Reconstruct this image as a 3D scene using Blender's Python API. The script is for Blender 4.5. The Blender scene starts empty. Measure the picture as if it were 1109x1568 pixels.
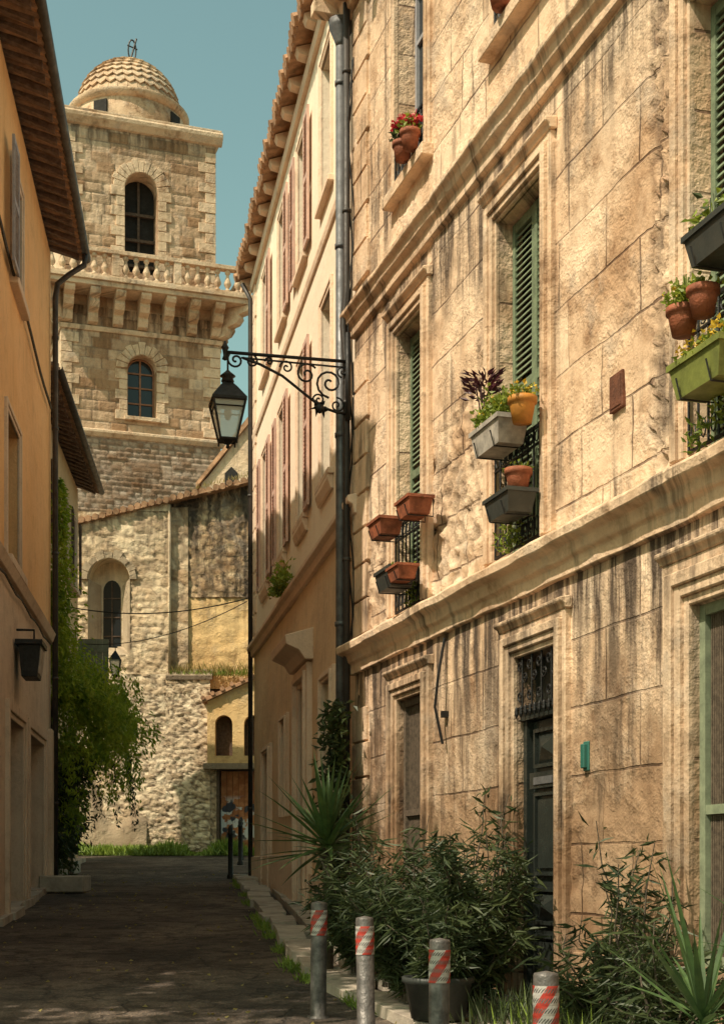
import bpy, math, random
from mathutils import Vector, Matrix, noise
random.seed(7)
R=random.random
def U(a,b): return a+(b-a)*R()
scene=bpy.context.scene
CZ=1.876
def g(Y): return 0.06*max(-20,min(37,Y))

# ------------------------------------------------------------------ mesh builder
class MB:
    def __init__(s): s.v=[];s.f=[];s.mi=[];s.sm=[];s.mats=[];s.cm=0;s.cs=False;s.at={}
    def mat(s,m,smooth=False):
        if m not in s.mats: s.mats.append(m)
        s.cm=s.mats.index(m); s.cs=smooth; return s
    def add(s,vs,fs):
        b=len(s.v); s.v.extend([tuple(p) for p in vs])
        for f in fs:
            s.f.append(tuple(i+b for i in f)); s.mi.append(s.cm); s.sm.append(s.cs)
    def box(s,x0,x1,y0,y1,z0,z1):
        if x0>x1:x0,x1=x1,x0
        if y0>y1:y0,y1=y1,y0
        if z0>z1:z0,z1=z1,z0
        s.add([(x0,y0,z0),(x1,y0,z0),(x1,y1,z0),(x0,y1,z0),(x0,y0,z1),(x1,y0,z1),(x1,y1,z1),(x0,y1,z1)],
              [(0,3,2,1),(4,5,6,7),(0,1,5,4),(1,2,6,5),(2,3,7,6),(3,0,4,7)])
    def hexa(s,bot,top):
        s.add(list(bot)+list(top),[(0,3,2,1),(4,5,6,7),(0,1,5,4),(1,2,6,5),(2,3,7,6),(3,0,4,7)])
    def prx(s,pts,x0,x1):
        n=len(pts)
        s.add([(x0,a,b) for a,b in pts]+[(x1,a,b) for a,b in pts],
              [tuple(range(n))[::-1],tuple(range(n,2*n))]+[(i,(i+1)%n,n+(i+1)%n,n+i) for i in range(n)])
    def pry(s,pts,y0,y1):
        n=len(pts)
        s.add([(a,y0,b) for a,b in pts]+[(a,y1,b) for a,b in pts],
              [tuple(range(n)),tuple(range(n,2*n))[::-1]]+[(i,n+i,n+(i+1)%n,(i+1)%n) for i in range(n)])
    def tube(s,path,r,n=6,cap=True):
        P=[Vector(p) for p in path]; k=len(P)
        rr=r if isinstance(r,(list,tuple)) else [r]*k
        vs=[];fs=[]
        pn=None
        for i in range(k):
            t=(P[min(i+1,k-1)]-P[max(i-1,0)])
            if t.length<1e-9: t=Vector((0,0,1))
            t.normalize()
            if pn is None:
                a=Vector((0,0,1)) if abs(t.z)<.9 else Vector((1,0,0))
                pn=t.cross(a).normalized()
            else:
                pn=(pn-t*pn.dot(t))
                if pn.length<1e-6: pn=t.orthogonal()
                pn.normalize()
            b=t.cross(pn)
            for j in range(n):
                an=2*math.pi*j/n
                vs.append(P[i]+(pn*math.cos(an)+b*math.sin(an))*rr[i])
        for i in range(k-1):
            for j in range(n):
                fs.append((i*n+j,i*n+(j+1)%n,(i+1)*n+(j+1)%n,(i+1)*n+j))
        if cap: fs.append(tuple(range(n))[::-1]); fs.append(tuple(range((k-1)*n,k*n)))
        s.add(vs,fs)
    def lathe(s,c,prof,n=16,rot=0,cap=True):
        vs=[];fs=[];k=len(prof)
        for r,z in prof:
            for j in range(n):
                a=2*math.pi*j/n+rot
                vs.append((c[0]+r*math.cos(a),c[1]+r*math.sin(a),c[2]+z))
        for i in range(k-1):
            for j in range(n):
                fs.append((i*n+j,i*n+(j+1)%n,(i+1)*n+(j+1)%n,(i+1)*n+j))
        if cap: fs.append(tuple(range(n))[::-1]); fs.append(tuple(range((k-1)*n,k*n)))
        s.add(vs,fs)
    def leaf(s,c,d,l,w,fold=.25):
        c=Vector(c); d=Vector(d).normalized()
        a=Vector((U(-1,1),U(-1,1),U(-1,1)))
        sd=d.cross(a)
        if sd.length<1e-4: sd=d.orthogonal()
        sd.normalize(); nn=sd.cross(d)
        m=c+d*l*.45+nn*w*fold
        s.add([c,m+sd*w*.5,c+d*l-nn*w*fold,m-sd*w*.5],[(0,1,2,3)])
    def sword(s,c,d,l,w,droop):
        c=Vector(c); d=Vector(d).normalized()
        sd=d.cross(Vector((0,0,1)))
        if sd.length<1e-3: sd=Vector((1,0,0))
        sd.normalize()
        vs=[];n=6;p=c.copy();dd=d.copy()
        for i in range(n):
            t=i/(n-1); ww=w*(.55+.9*t if t<.35 else .87*(1-t)/.65+.02)
            up=sd.cross(dd)
            vs+= [p-sd*ww*.5+up*ww*.15,p-up*ww*.05,p+sd*ww*.5+up*ww*.15]
            p=p+dd*l/(n-1); dd=(dd+Vector((0,0,-droop*t))).normalized()
        fs=[]
        for i in range(n-1):
            fs+=[(3*i,3*i+1,3*i+4,3*i+3),(3*i+1,3*i+2,3*i+5,3*i+4)]
        s.add(vs,fs)
    def done(s,name,frame=None,parent=None,bevel=0,rn=True):
        me=bpy.data.meshes.new(name); me.from_pydata(s.v,[],s.f)
        for m in s.mats: me.materials.append(m)
        me.polygons.foreach_set('material_index',s.mi); me.polygons.foreach_set('use_smooth',s.sm)
        for k,vals in s.at.items():
            a=me.attributes.new(k,'FLOAT','POINT'); a.data.foreach_set('value',vals+[(.3 if k=='rub' else 0.0)]*(len(s.v)-len(vals)))
        me.update()
        if rn:
            import bmesh
            bm=bmesh.new(); bm.from_mesh(me); bmesh.ops.recalc_face_normals(bm,faces=bm.faces); bm.to_mesh(me); bm.free()
        ob=bpy.data.objects.new(name,me); scene.collection.objects.link(ob)
        if frame is not None: ob.matrix_world=frame
        if parent is not None:
            ob.parent=parent; ob.matrix_parent_inverse=Matrix.Identity(4)
            if frame is None: ob.matrix_basis=Matrix.Identity(4)
        if bevel>0:
            b=ob.modifiers.new('bev','BEVEL'); b.width=bevel; b.segments=1; b.limit_method='ANGLE'
        return ob
def frame(ox,oy,dx,dy,oz=0):
    x=Vector((dx,dy,0)).normalized(); z=Vector((0,0,1)); y=z.cross(x)
    return Matrix(((x.x,y.x,0,ox),(x.y,y.y,0,oy),(0,0,1,oz),(0,0,0,1)))
def empty(name,M):
    e=bpy.data.objects.new(name,None); scene.collection.objects.link(e); e.matrix_world=M; e.empty_display_size=.5; return e

# ------------------------------------------------------------------ materials
def NN(t,typ,ins=None,**pr):
    n=t.nodes.new(typ)
    for k,v in pr.items(): setattr(n,k,v)
    if ins:
        for k,v in ins.items():
            sk=n.inputs[k]
            if isinstance(v,bpy.types.NodeSocket): t.links.new(v,sk)
            else: sk.default_value=v
    return n
def c4(c): return (c[0],c[1],c[2],1)
def newmat(name,rough=.85):
    m=bpy.data.materials.new(name); m.use_nodes=True; t=m.node_tree
    b=t.nodes['Principled BSDF']; b.inputs['Roughness'].default_value=rough
    return m,t,b
def mix(t,f,a,b,bt='MIX'):
    n=t.nodes.new('ShaderNodeMix'); n.data_type='RGBA'; n.blend_type=bt
    for i,v in ((0,f),(6,a),(7,b)):
        if isinstance(v,bpy.types.NodeSocket): t.links.new(v,n.inputs[i])
        else: n.inputs[i].default_value=v if i==0 else c4(v)
    return n.outputs[2]
def mr(t,v,a,b,c=0,d=1): return NN(t,'ShaderNodeMapRange',{0:v,1:a,2:b,3:c,4:d}).outputs[0]
def mth(t,op,a,b=0.0,cl=False):
    return NN(t,'ShaderNodeMath',{0:a,1:b},operation=op,use_clamp=cl).outputs[0]
def nz(t,vec,sc,det=4,ro=.6): return NN(t,'ShaderNodeTexNoise',{'Vector':vec,'Scale':sc,'Detail':min(det,5),'Roughness':ro}).outputs[0]
def simple(name,c,rough=.6,metal=0,var=.25,bump=.1,sc=8,c2=None):
    m,t,b=newmat(name,rough); b.inputs['Metallic'].default_value=metal
    P=NN(t,'ShaderNodeTexCoord').outputs['Object']
    n=nz(t,P,sc,5,.65)
    c2=c2 or tuple(x*(1-var*1.6) for x in c)
    col=mix(t,mr(t,n,.3,.7),c2,c)
    t.links.new(col,b.inputs['Base Color'])
    t.links.new(mr(t,n,.3,.7,min(1,rough+.15),rough-.1),b.inputs['Roughness'])
    if bump>0:
        bp=NN(t,'ShaderNodeBump',{'Strength':.5,'Distance':bump*.05,'Height':nz(t,P,sc*5,3)})
        t.links.new(bp.outputs[0],b.inputs['Normal'])
    return m
def stone(name,c1,c2,brick=None,mort=None,streak=.5,sc=(.06,.045,.035),blot=.5,bump=.5,grime=(),attr=0,jd=1.0,low=None,grey=.3,cel=.75):
    m,t,b=newmat(name,.9)
    P=NN(t,'ShaderNodeTexCoord').outputs['Object']
    s=NN(t,'ShaderNodeSeparateXYZ',{0:P}); x,y,z=s.outputs[0],s.outputs[1],s.outputs[2]
    xy=mth(t,'ADD',x,y)
    nd=NN(t,'ShaderNodeTexNoise',{'Vector':P,'Scale':1.8,'Detail':4.0})
    ndc=NN(t,'ShaderNodeSeparateColor',{0:nd.outputs[1]})
    xd=mth(t,'ADD',xy,mth(t,'MULTIPLY',ndc.outputs[0],.08)); zd=mth(t,'ADD',z,mth(t,'MULTIPLY',ndc.outputs[1],.05))
    V=NN(t,'ShaderNodeCombineXYZ',{0:xd,1:zd}).outputs[0]
    h=None
    if brick:
        bw,bh,ms=brick
        br=NN(t,'ShaderNodeTexBrick',{'Vector':V,'Color1':c4(c1),'Color2':c4(c2),'Mortar':c4(mort or c1),'Scale':1.0,'Mortar Size':ms,'Mortar Smooth':.5,'Bias':0.0,'Brick Width':bw,'Row Height':bh},offset=.5,squash=.7,squash_frequency=3)
        brc=NN(t,'ShaderNodeTexBrick',{'Vector':V,'Color1':c4(c1),'Color2':c4(c2),'Mortar':c4(c1),'Scale':1.0,'Mortar Size':0.0,'Brick Width':bw,'Row Height':bh},offset=.5,squash=.7,squash_frequency=3).outputs[0]
        jm=mr(t,nz(t,P,1.1,4),.38,.58,.15,1)
        jf=mth(t,'MULTIPLY',br.outputs[1],jm)
        col=mix(t,jf,brc,mort or c1)
        h=mth(t,'MULTIPLY',jf,-.9*jd)
    else:
        col=mix(t,mr(t,nz(t,P,1.1,5),.35,.65),c1,c2)
    nb=nz(t,P,.55,5,.68); col=mix(t,mth(t,'MULTIPLY',mr(t,nb,.46,.66),blot),col,(.55,.44,.35),'MULTIPLY')
    nb2=nz(t,P,3.3,5,.7); nb3=nz(t,P,1.7,5,.7)
    col=mix(t,mth(t,'MULTIPLY',mth(t,'MULTIPLY',mr(t,nb2,.49,.66),mr(t,nb,.38,.6,.15,1)),blot*.95),col,(.42,.33,.26),'MULTIPLY')
    col=mix(t,mth(t,'MULTIPLY',mr(t,nb3,.53,.66),grey),col,(.37,.33,.29))
    nf=nz(t,P,30,4,.75); col=mix(t,mth(t,'MULTIPLY',mr(t,nf,.52,.7),.3),col,(.48,.41,.34),'MULTIPLY')
    SV=NN(t,'ShaderNodeCombineXYZ',{0:mth(t,'MULTIPLY',xd,5.0),1:mth(t,'MULTIPLY',z,.5)}).outputs[0]
    ns=nz(t,SV,1.0,5,.65)
    sm=mth(t,'MULTIPLY',mr(t,ns,.49,.62),mr(t,nz(t,P,.7,3),.45,.6,.0,1))
    col=mix(t,mth(t,'MULTIPLY',sm,streak),col,sc)
    for zt,ln,st in grime:
        gz=mth(t,'MULTIPLY',mr(t,z,zt-ln,zt,0,1),mth(t,'LESS_THAN',z,zt))
        gm=mth(t,'MULTIPLY',mth(t,'MULTIPLY',gz,mr(t,ns,.38,.58)),st,True)
        col=mix(t,gm,col,sc)
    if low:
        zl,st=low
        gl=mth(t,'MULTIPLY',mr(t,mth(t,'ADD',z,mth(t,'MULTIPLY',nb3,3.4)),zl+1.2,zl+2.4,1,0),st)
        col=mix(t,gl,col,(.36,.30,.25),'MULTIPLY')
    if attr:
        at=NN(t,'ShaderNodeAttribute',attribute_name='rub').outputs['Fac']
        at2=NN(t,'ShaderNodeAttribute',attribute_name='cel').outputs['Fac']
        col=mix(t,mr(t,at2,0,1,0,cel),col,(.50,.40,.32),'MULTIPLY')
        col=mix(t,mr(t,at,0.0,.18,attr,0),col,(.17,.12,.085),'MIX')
    t.links.new(col,b.inputs['Base Color'])
    hh=mth(t,'ADD',mth(t,'MULTIPLY',nb2,.7),mth(t,'MULTIPLY',nf,.12))
    hh=mth(t,'ADD',hh,mth(t,'MULTIPLY',mth(t,'MULTIPLY',nz(t,P,9,5,.7),mr(t,nb3,.45,.62,.08,1)),.9))
    if h is not None: hh=mth(t,'ADD',hh,h)
    bp=NN(t,'ShaderNodeBump',{'Strength':min(1,bump),'Distance':.05,'Height':hh})
    t.links.new(bp.outputs[0],b.inputs['Normal'])
    b.inputs['Specular IOR Level'].default_value=.15
    return m
def leafmat(name,c1,c2,tr=.35):
    m,t,b=newmat(name,.5)
    P=NN(t,'ShaderNodeNewGeometry').outputs['Position']
    wn=nz(t,P,13,2)
    n1=nz(t,P,1.8,1)
    col=mix(t,mr(t,mth(t,'ADD',mth(t,'MULTIPLY',n1,.5),mth(t,'MULTIPLY',wn,.5)),.38,.62),c1,c2)
    t.links.new(col,b.inputs['Base Color'])
    tl=NN(t,'ShaderNodeBsdfTranslucent',{'Color':col}); ms=NN(t,'ShaderNodeMixShader',{0:tr,1:b.outputs[0],2:tl.outputs[0]})
    t.links.new(ms.outputs[0],t.nodes['Material Output'].inputs[0])
    return m

DK=(.10,.072,.055)
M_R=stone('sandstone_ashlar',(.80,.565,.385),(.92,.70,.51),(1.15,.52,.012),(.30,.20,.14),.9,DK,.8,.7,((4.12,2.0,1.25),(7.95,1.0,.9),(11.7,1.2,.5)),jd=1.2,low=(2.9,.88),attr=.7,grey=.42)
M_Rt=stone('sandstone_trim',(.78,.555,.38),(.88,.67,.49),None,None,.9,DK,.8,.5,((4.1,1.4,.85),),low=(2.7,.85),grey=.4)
M_P=stone('cream_plaster',(.94,.77,.60),(.96,.82,.66),None,None,.12,(.5,.36,.27),.10,.2,grey=.05)
M_Pl=stone('ochre_plaster',(.82,.58,.37),(.88,.66,.45),None,None,.25,(.3,.2,.14),.3,.35,grey=.12)
M_Pt=stone('pink_stone_trim',(.86,.64,.48),(.91,.71,.55),None,None,.25,(.3,.2,.14),.3,.35,grey=.1)
M_L=stone('orange_plaster',(.76,.45,.21),(.84,.53,.27),None,None,.2,(.35,.2,.11),.3,.35,grey=.08)
M_Ll=stone('pale_plaster',(.66,.51,.39),(.72,.58,.46),None,None,.3,(.3,.22,.16),.4,.35,grey=.2)
M_L2=stone('ochre_wall_plaster',(.64,.45,.27),(.72,.53,.34),None,None,.35,(.25,.16,.11),.4,.35)
M_T=stone('tower_ashlar',(.62,.44,.30),(.82,.62,.45),None,None,.45,DK,.6,.8,((21.2,1.8,.9),(27.5,1.4,.7),(16.9,1,.6)),attr=.65,cel=1.0,grey=.45)
M_T2=stone('tower_rubble',(.48,.38,.31),(.66,.53,.42),None,None,.3,DK,.7,.9,attr=.7,cel=1.0,grey=.5)
M_Tt=stone('tower_trim',(.64,.47,.32),(.78,.59,.43),None,None,.55,DK,.8,.8,grey=.4)
M_C=stone('chapel_plaster',(.84,.65,.44),(.94,.77,.55),None,None,.75,(.22,.16,.11),.6,.8,((12.0,3.4,.9),),attr=.6,grey=.3)
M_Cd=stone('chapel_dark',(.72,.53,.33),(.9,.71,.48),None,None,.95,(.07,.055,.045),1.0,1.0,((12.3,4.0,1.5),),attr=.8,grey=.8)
M_Co=stone('chapel_ochre',(.76,.49,.22),(.88,.64,.34),None,None,.6,(.3,.19,.10),.7,.7)
M_Cr=stone('rubble_stone',(.86,.70,.50),(.96,.83,.63),None,None,.25,DK,.45,.9,attr=.85,grey=.15)
M_tile=simple('terracotta_tile',(.62,.34,.19),.85,0,.45,.4,4)
M_tiled=simple('old_tile',(.40,.25,.17),.9,0,.4,.4,4)
M_wood=simple('dark_wood',(.12,.075,.05),.8,0,.4,.3,12)
M_raft=simple('rafter_wood',(.20,.13,.10),.85,0,.4,.3,12)
M_iron=simple('black_iron',(.025,.024,.024),.5,.4,.3,.15,20)
M_zinc=simple('zinc_pipe',(.20,.20,.21),.5,.4,.4,.15,5)
M_dzinc=simple('dark_pipe',(.07,.06,.055),.55,.3,.3,.1,5)
M_gsh=simple('green_shutter',(.23,.29,.18),.65,0,.35,.15,9)
M_psh=simple('pink_shutter',(.72,.47,.38),.7,0,.2,.1,9)
M_bsh=simple('blue_grey_shutter',(.38,.37,.40),.7,0,.2,.1,9)
M_ggsh=simple('grey_green_shutter',(.23,.24,.17),.7,0,.2,.1,9)
M_door=simple('door_paint',(.03,.036,.032),.3,0,.3,.1,7)
M_gfr=simple('pale_green_frame',(.28,.32,.21),.6,0,.3,.1,9)
M_cur=simple('bead_screen',(.18,.13,.09),.8,0,.4,.3,25)
M_dark=simple('interior_dark',(.02,.017,.015),.9,0,.2,0)
M_pot=simple('terracotta_pot',(.40,.12,.055),.7,0,.4,.3,9)
M_opot=simple('orange_pot',(.60,.25,.04),.55,0,.25,.1,9)
M_wbox=simple('white_planter',(.58,.52,.46),.6,0,.4,.1,7)
M_dbox=simple('dark_green_planter',(.05,.055,.05),.5,0,.3,.1,7)
M_gbox=simple('lime_planter',(.24,.27,.06),.6,0,.35,.1,7)
M_soil=simple('soil',(.05,.035,.025),.95,0,.3,.5,15)
M_boll=simple('bollard_metal',(.20,.18,.17),.45,.3,.5,.25,9)
M_white=simple('reflective_white',(.66,.61,.57),.5,0,.35,0,20)
M_red=simple('reflective_red',(.60,.06,.04),.45,0,.25,0,20)
M_teal=simple('teal_plate',(.03,.15,.12),.5,0,.2,0,9)
M_rust=simple('rust_plate',(.20,.07,.035),.8,0,.4,.3,9)
M_kerb=simple('kerb_stone',(.54,.46,.37),.9,0,.4,.6,3,(.28,.23,.19))
M_olea=leafmat('oleander_leaf',(.03,.05,.02),(.085,.11,.038))
M_yuc=leafmat('yucca_leaf',(.045,.09,.03),(.10,.17,.05),.25)
M_ivy=leafmat('ivy_leaf',(.16,.26,.015),(.46,.52,.05),.45)
M_ivyd=leafmat('ivy_leaf_dark',(.03,.045,.018),(.08,.11,.03))
M_lgr=leafmat('fresh_leaf',(.12,.18,.02),(.32,.38,.05),.4)
M_tree=leafmat('tree_leaf',(.05,.10,.02),(.10,.16,.03),.3)
M_grass=leafmat('grass_blade',(.14,.22,.03),(.32,.42,.07),.3)
M_dry=leafmat('dry_grass',(.30,.24,.08),(.42,.33,.12),.3)
M_purp=leafmat('purple_leaf',(.05,.012,.02),(.1,.02,.03),.2)
M_fred=leafmat('red_flower',(.45,.02,.03),(.65,.05,.07),.2)
M_fyel=leafmat('yellow_flower',(.65,.38,.03),(.75,.55,.06),.2)
M_bark=simple('bark',(.14,.11,.08),.95,0,.4,.8,6)
m,t,b=newmat('window_glass',.12); b.inputs['Base Color'].default_value=(.02,.025,.028,1); b.inputs['Specular IOR Level'].default_value=.45; M_glass=m
m,t,b=newmat('lantern_glass',.15); b.inputs['Base Color'].default_value=(.75,.8,.72,1)
tr=NN(t,'ShaderNodeBsdfTransparent'); ms=NN(t,'ShaderNodeMixShader',{0:.55,1:tr.outputs[0],2:b.outputs[0]}); t.links.new(ms.outputs[0],t.nodes['Material Output'].inputs[0]); M_lgl=m
# asphalt
m,t,b=newmat('asphalt',.85)
P=NN(t,'ShaderNodeTexCoord').outputs['Object']
col=mix(t,mr(t,nz(t,P,.7,5,.6),.40,.60),(.06,.046,.037),(.165,.127,.098))
col=mix(t,mr(t,nz(t,P,4,5,.7),.48,.60,0,.9),col,(.38,.35,.33),'MULTIPLY')
col=mix(t,mr(t,nz(t,P,40,3,.7),.5,.64,0,.9),col,(2.3,2.1,1.9),'MULTIPLY')
vd=NN(t,'ShaderNodeVectorMath',{0:P,1:NN(t,'ShaderNodeTexNoise',{'Vector':P,'Scale':2.0,'Detail':4.0}).outputs[1]},operation='ADD').outputs[0]
vc=NN(t,'ShaderNodeTexVoronoi',{'Vector':vd,'Scale':.55},feature='DISTANCE_TO_EDGE').outputs[0]
cr=mr(t,vc,0,.018,1,0); col=mix(t,mth(t,'MULTIPLY',cr,.75),col,(.02,.017,.015))
vp=NN(t,'ShaderNodeTexVoronoi',{'Vector':vd,'Scale':.33},feature='F1')
pc=mr(t,NN(t,'ShaderNodeSeparateColor',{0:vp.outputs[1]}).outputs[0],.55,.57,0,.65); col=mix(t,pc,col,(.52,.49,.47),'MULTIPLY')
t.links.new(col,b.inputs['Base Color'])
hb=mth(t,'ADD',mth(t,'MULTIPLY',nz(t,P,40,3,.7),.7),mth(t,'ADD',mth(t,'MULTIPLY',nz(t,P,4,5),1.6),mth(t,'MULTIPLY',cr,-.5)))
bp=NN(t,'ShaderNodeBump',{'Strength':1.0,'Distance':.06,'Height':hb}); t.links.new(bp.outputs[0],b.inputs['Normal']); M_asph=m
M_grd=simple('packed_earth',(.26,.21,.16),.95,0,.3,.5,1.5)

# ------------------------------------------------------------------ architecture helpers
def wall(m,x0,x1,z0,z1,holes,y=0,cell=.1,disp=None,depth=.2,topf=None):
    xs={x0,x1};zs={z0,z1}
    for h in holes: xs|={h[0],h[1]}; zs|={h[2],h[3]}
    def sub(S):
        S=sorted(S);o=[S[0]]
        for a,b in zip(S,S[1:]):
            k=max(1,int(math.ceil((b-a)/cell)))
            for i in range(1,k+1): o.append(a+(b-a)*i/k)
        return o
    xs=[x for x in sub(xs) if x0-1e-6<=x<=x1+1e-6];zs=[z for z in sub(zs) if z0-1e-6<=z<=z1+1e-6]
    idx={};vs=[];fs=[]
    def gv(i,j):
        if (i,j) not in idx:
            x,z=xs[i],zs[j]
            if topf: z=z0+(z-z0)*(topf(x)-z0)/(z1-z0)
            d=disp(x,z) if disp else 0
            idx[(i,j)]=len(vs); vs.append((x,y+d,z))
        return idx[(i,j)]
    for i in range(len(xs)-1):
        for j in range(len(zs)-1):
            cx=(xs[i]+xs[i+1])/2; cz=(zs[j]+zs[j+1])/2
            if any(h[0]<cx<h[1] and h[2]<cz<h[3] for h in holes): continue
            fs.append((gv(i,j),gv(i+1,j),gv(i+1,j+1),gv(i,j+1)))
    m.add(vs,fs)
    for h in holes:
        a,b,c,d=h[:4]; dp=h[4] if len(h)>4 else depth
        q=y-dp; yy=y+.0
        m.add([(a,yy,c),(a,q,c),(a,q,d),(a,yy,d)],[(0,1,2,3)])
        m.add([(b,yy,c),(b,q,c),(b,q,d),(b,yy,d)],[(3,2,1,0)])
        m.add([(a,yy,c),(b,yy,c),(b,q,c),(a,q,c)],[(0,1,2,3)])
        m.add([(a,yy,d),(b,yy,d),(b,q,d),(a,q,d)],[(3,2,1,0)])
def arch_fill(m,xc,r,zs,y,depth,n=16):
    A=[(xc+r*math.cos(math.pi*i/n),zs+r*math.sin(math.pi*i/n)) for i in range(n+1)]
    zt=zs+r
    for i in range(n):
        (a,b),(c,d)=A[i],A[i+1]
        m.add([(a,y,b),(c,y,d),(c,y,zt+.001),(a,y,zt+.001)],[(0,1,2,3)])
        m.add([(a,y,b),(c,y,d),(c,y-depth,d),(a,y-depth,b)],[(0,1,2,3)])
def voussoirs(m,xc,zs,r0,r1,y0,y1,n):
    for i in range(n):
        a0=math.pi*(i+.04)/n;a1=math.pi*(i+.96)/n; rr=r1+(.05 if i%2 else 0)+U(-.03,.03); yj=y1+U(-.015,.015)
        pts=[(xc+r*math.cos(a),zs+r*math.sin(a)) for r,a in ((r0,a0),(rr,a0),(rr,(a0+a1)/2),(rr,a1),(r0,a1),(r0,(a0+a1)/2))]
        m.pry(pts,y0,yj)
def shutter(m,x0,x1,z0,z1,y,mat,th=.035,step=.055):
    m.mat(mat); st=.055
    m.box(x0,x0+st,y-th,y,z0,z1); m.box(x1-st,x1,y-th,y,z0,z1)
    rails=[z0,(z0+z1)/2-.04,z1-.08]
    for r in rails: m.box(x0+st,x1-st,y-th+.002,y-.003,r,r+.08)
    z=z0+.09
    while z<z1-.12:
        if not (rails[1]-.045<z<rails[1]+.07):
            m.prx([(y-.03,z+.034),(y-.024,z+.04),(y-.004,z+.006),(y-.01,z)],x0+st,x1-st)
        z+=step
def surround(m,x0,x1,z0,z1,w=.16,steps=((1,.05),(.62,.085),(.28,.055)),sill=False,head=False,y=0):
    for k,(fw,pr) in enumerate(steps):
        a=w*fw; b=w*(steps[k+1][0] if k+1<len(steps) else 0)
        m.box(x0-a,x0-b,y-.02,y+pr,z0,z1+a); m.box(x1+b,x1+a,y-.02,y+pr,z0,z1+a)
        m.box(x0-b,x1+b,y-.02,y+pr-.002,z1+b,z1+a)
    if head:
        m.prx([(y,z1+w),(y+.06,z1+w),(y+.07,z1+w+.03),(y+.105,z1+w+.05),(y+.105,z1+w+.08),(y,z1+w+.10)],x0-w-.03,x1+w+.03)
    if sill: m.box(x0-w-.04,x1+w+.04,y-.02,y+.12,z0-.12,z0)
def rail(m,x0,x1,z0,z1,y,step=.11):
    m.mat(M_iron)
    m.box(x0,x1,y-.012,y+.012,z1-.025,z1); m.box(x0,x1,y-.01,y+.01,z0,z0+.02); m.box(x0,x1,y-.01,y+.01,z1-.16,z1-.145)
    k=int((x1-x0)/step)
    for i in range(k+1):
        x=x0+(x1-x0)*i/k
        m.tube([(x,y,z0),(x,y,z1-.02)],.009,5)
        if i<k:
            xc=x+(x1-x0)/k/2
            m.tube([(xc+.035*math.cos(a),y,z1-.085+.045*math.sin(a)) for a in [j*math.pi/4 for j in range(9)]],.006,4)
            m.tube([(xc+.03*math.cos(a),y,z0+.12+.06*math.sin(a)) for a in [j*math.pi/4 for j in range(9)]],.006,4)
def planter(name,F,xc,yc,z,w,d,h,mat,plants=(),pot=False):
    m=MB(); m.mat(mat,pot)
    if pot:
        m.lathe((xc,yc,z),[(d*.34,0),(d*.46,h*.72),(d*.46,h*.74),(d*.53,h*.76),(d*.53,h),(d*.47,h),(d*.45,h*.85)],18)
    else:
        a=.82
        bot=[(xc-w/2*a,yc-d/2*a,z),(xc+w/2*a,yc-d/2*a,z),(xc+w/2*a,yc+d/2*a,z),(xc-w/2*a,yc+d/2*a,z)]
        top=[(xc-w/2,yc-d/2,z+h*.84),(xc+w/2,yc-d/2,z+h*.84),(xc+w/2,yc+d/2,z+h*.84),(xc-w/2,yc+d/2,z+h*.84)]
        m.hexa(bot,top); e=.015
        for q in ((xc-w/2-e,xc+w/2+e,yc-d/2-e,yc-d/2+.012),(xc-w/2-e,xc+w/2+e,yc+d/2-.012,yc+d/2+e),(xc-w/2-e,xc-w/2+.012,yc-d/2+.012,yc+d/2-.012),(xc+w/2-.012,xc+w/2+e,yc-d/2+.012,yc+d/2-.012)):
            m.box(*q,z+h*.84-.002,z+h)
        m.mat(M_iron)
        for xx in (xc-w*.3,xc+w*.3): m.tube([(xx,yc-d/2-.03,z+h+.0),(xx,yc-d/2-.03,z-.012),(xx,yc+d/2*.9,z-.012),(xx,yc+d/2+.02,z+h*.5)],.007,4)
    m.mat(M_soil)
    if not pot: m.box(xc-w/2+.02,xc+w/2-.02,yc-d/2+.02,yc+d/2-.02,z+h*.86,z+h*.93)
    ww=w*.45 if not pot else d*.4
    for mt,n,ht,sz in plants:
        m.mat(mt)
        fl=mt in (M_fred,M_fyel)
        for i in range(n):
            x=xc+U(-ww,ww); y=yc+U(-d*.45,d*.5); t=R()**.8*(.5+.9*abs(noise.noise(Vector((x*7,z,1)))))
            if fl: t=max(t,.5)
            m.leaf((x*1,y,z+h*.85+ht*t*U(.5 if not fl else .8,1)),(U(-1,1),U(-1,1),U(-.3,1)),sz*U(.7,1.3),sz*(.6 if not fl else .9))
        for i in range(max(3,n//14)):
            x=xc+U(-ww,ww)*.8; m.tube([(x,yc,z+h*.85),(x+U(-.04,.04),yc+U(-.05,.05),z+h*.85+ht*.8)],.004,4)
    return m.done(name,frame=F,rn=False)

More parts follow.
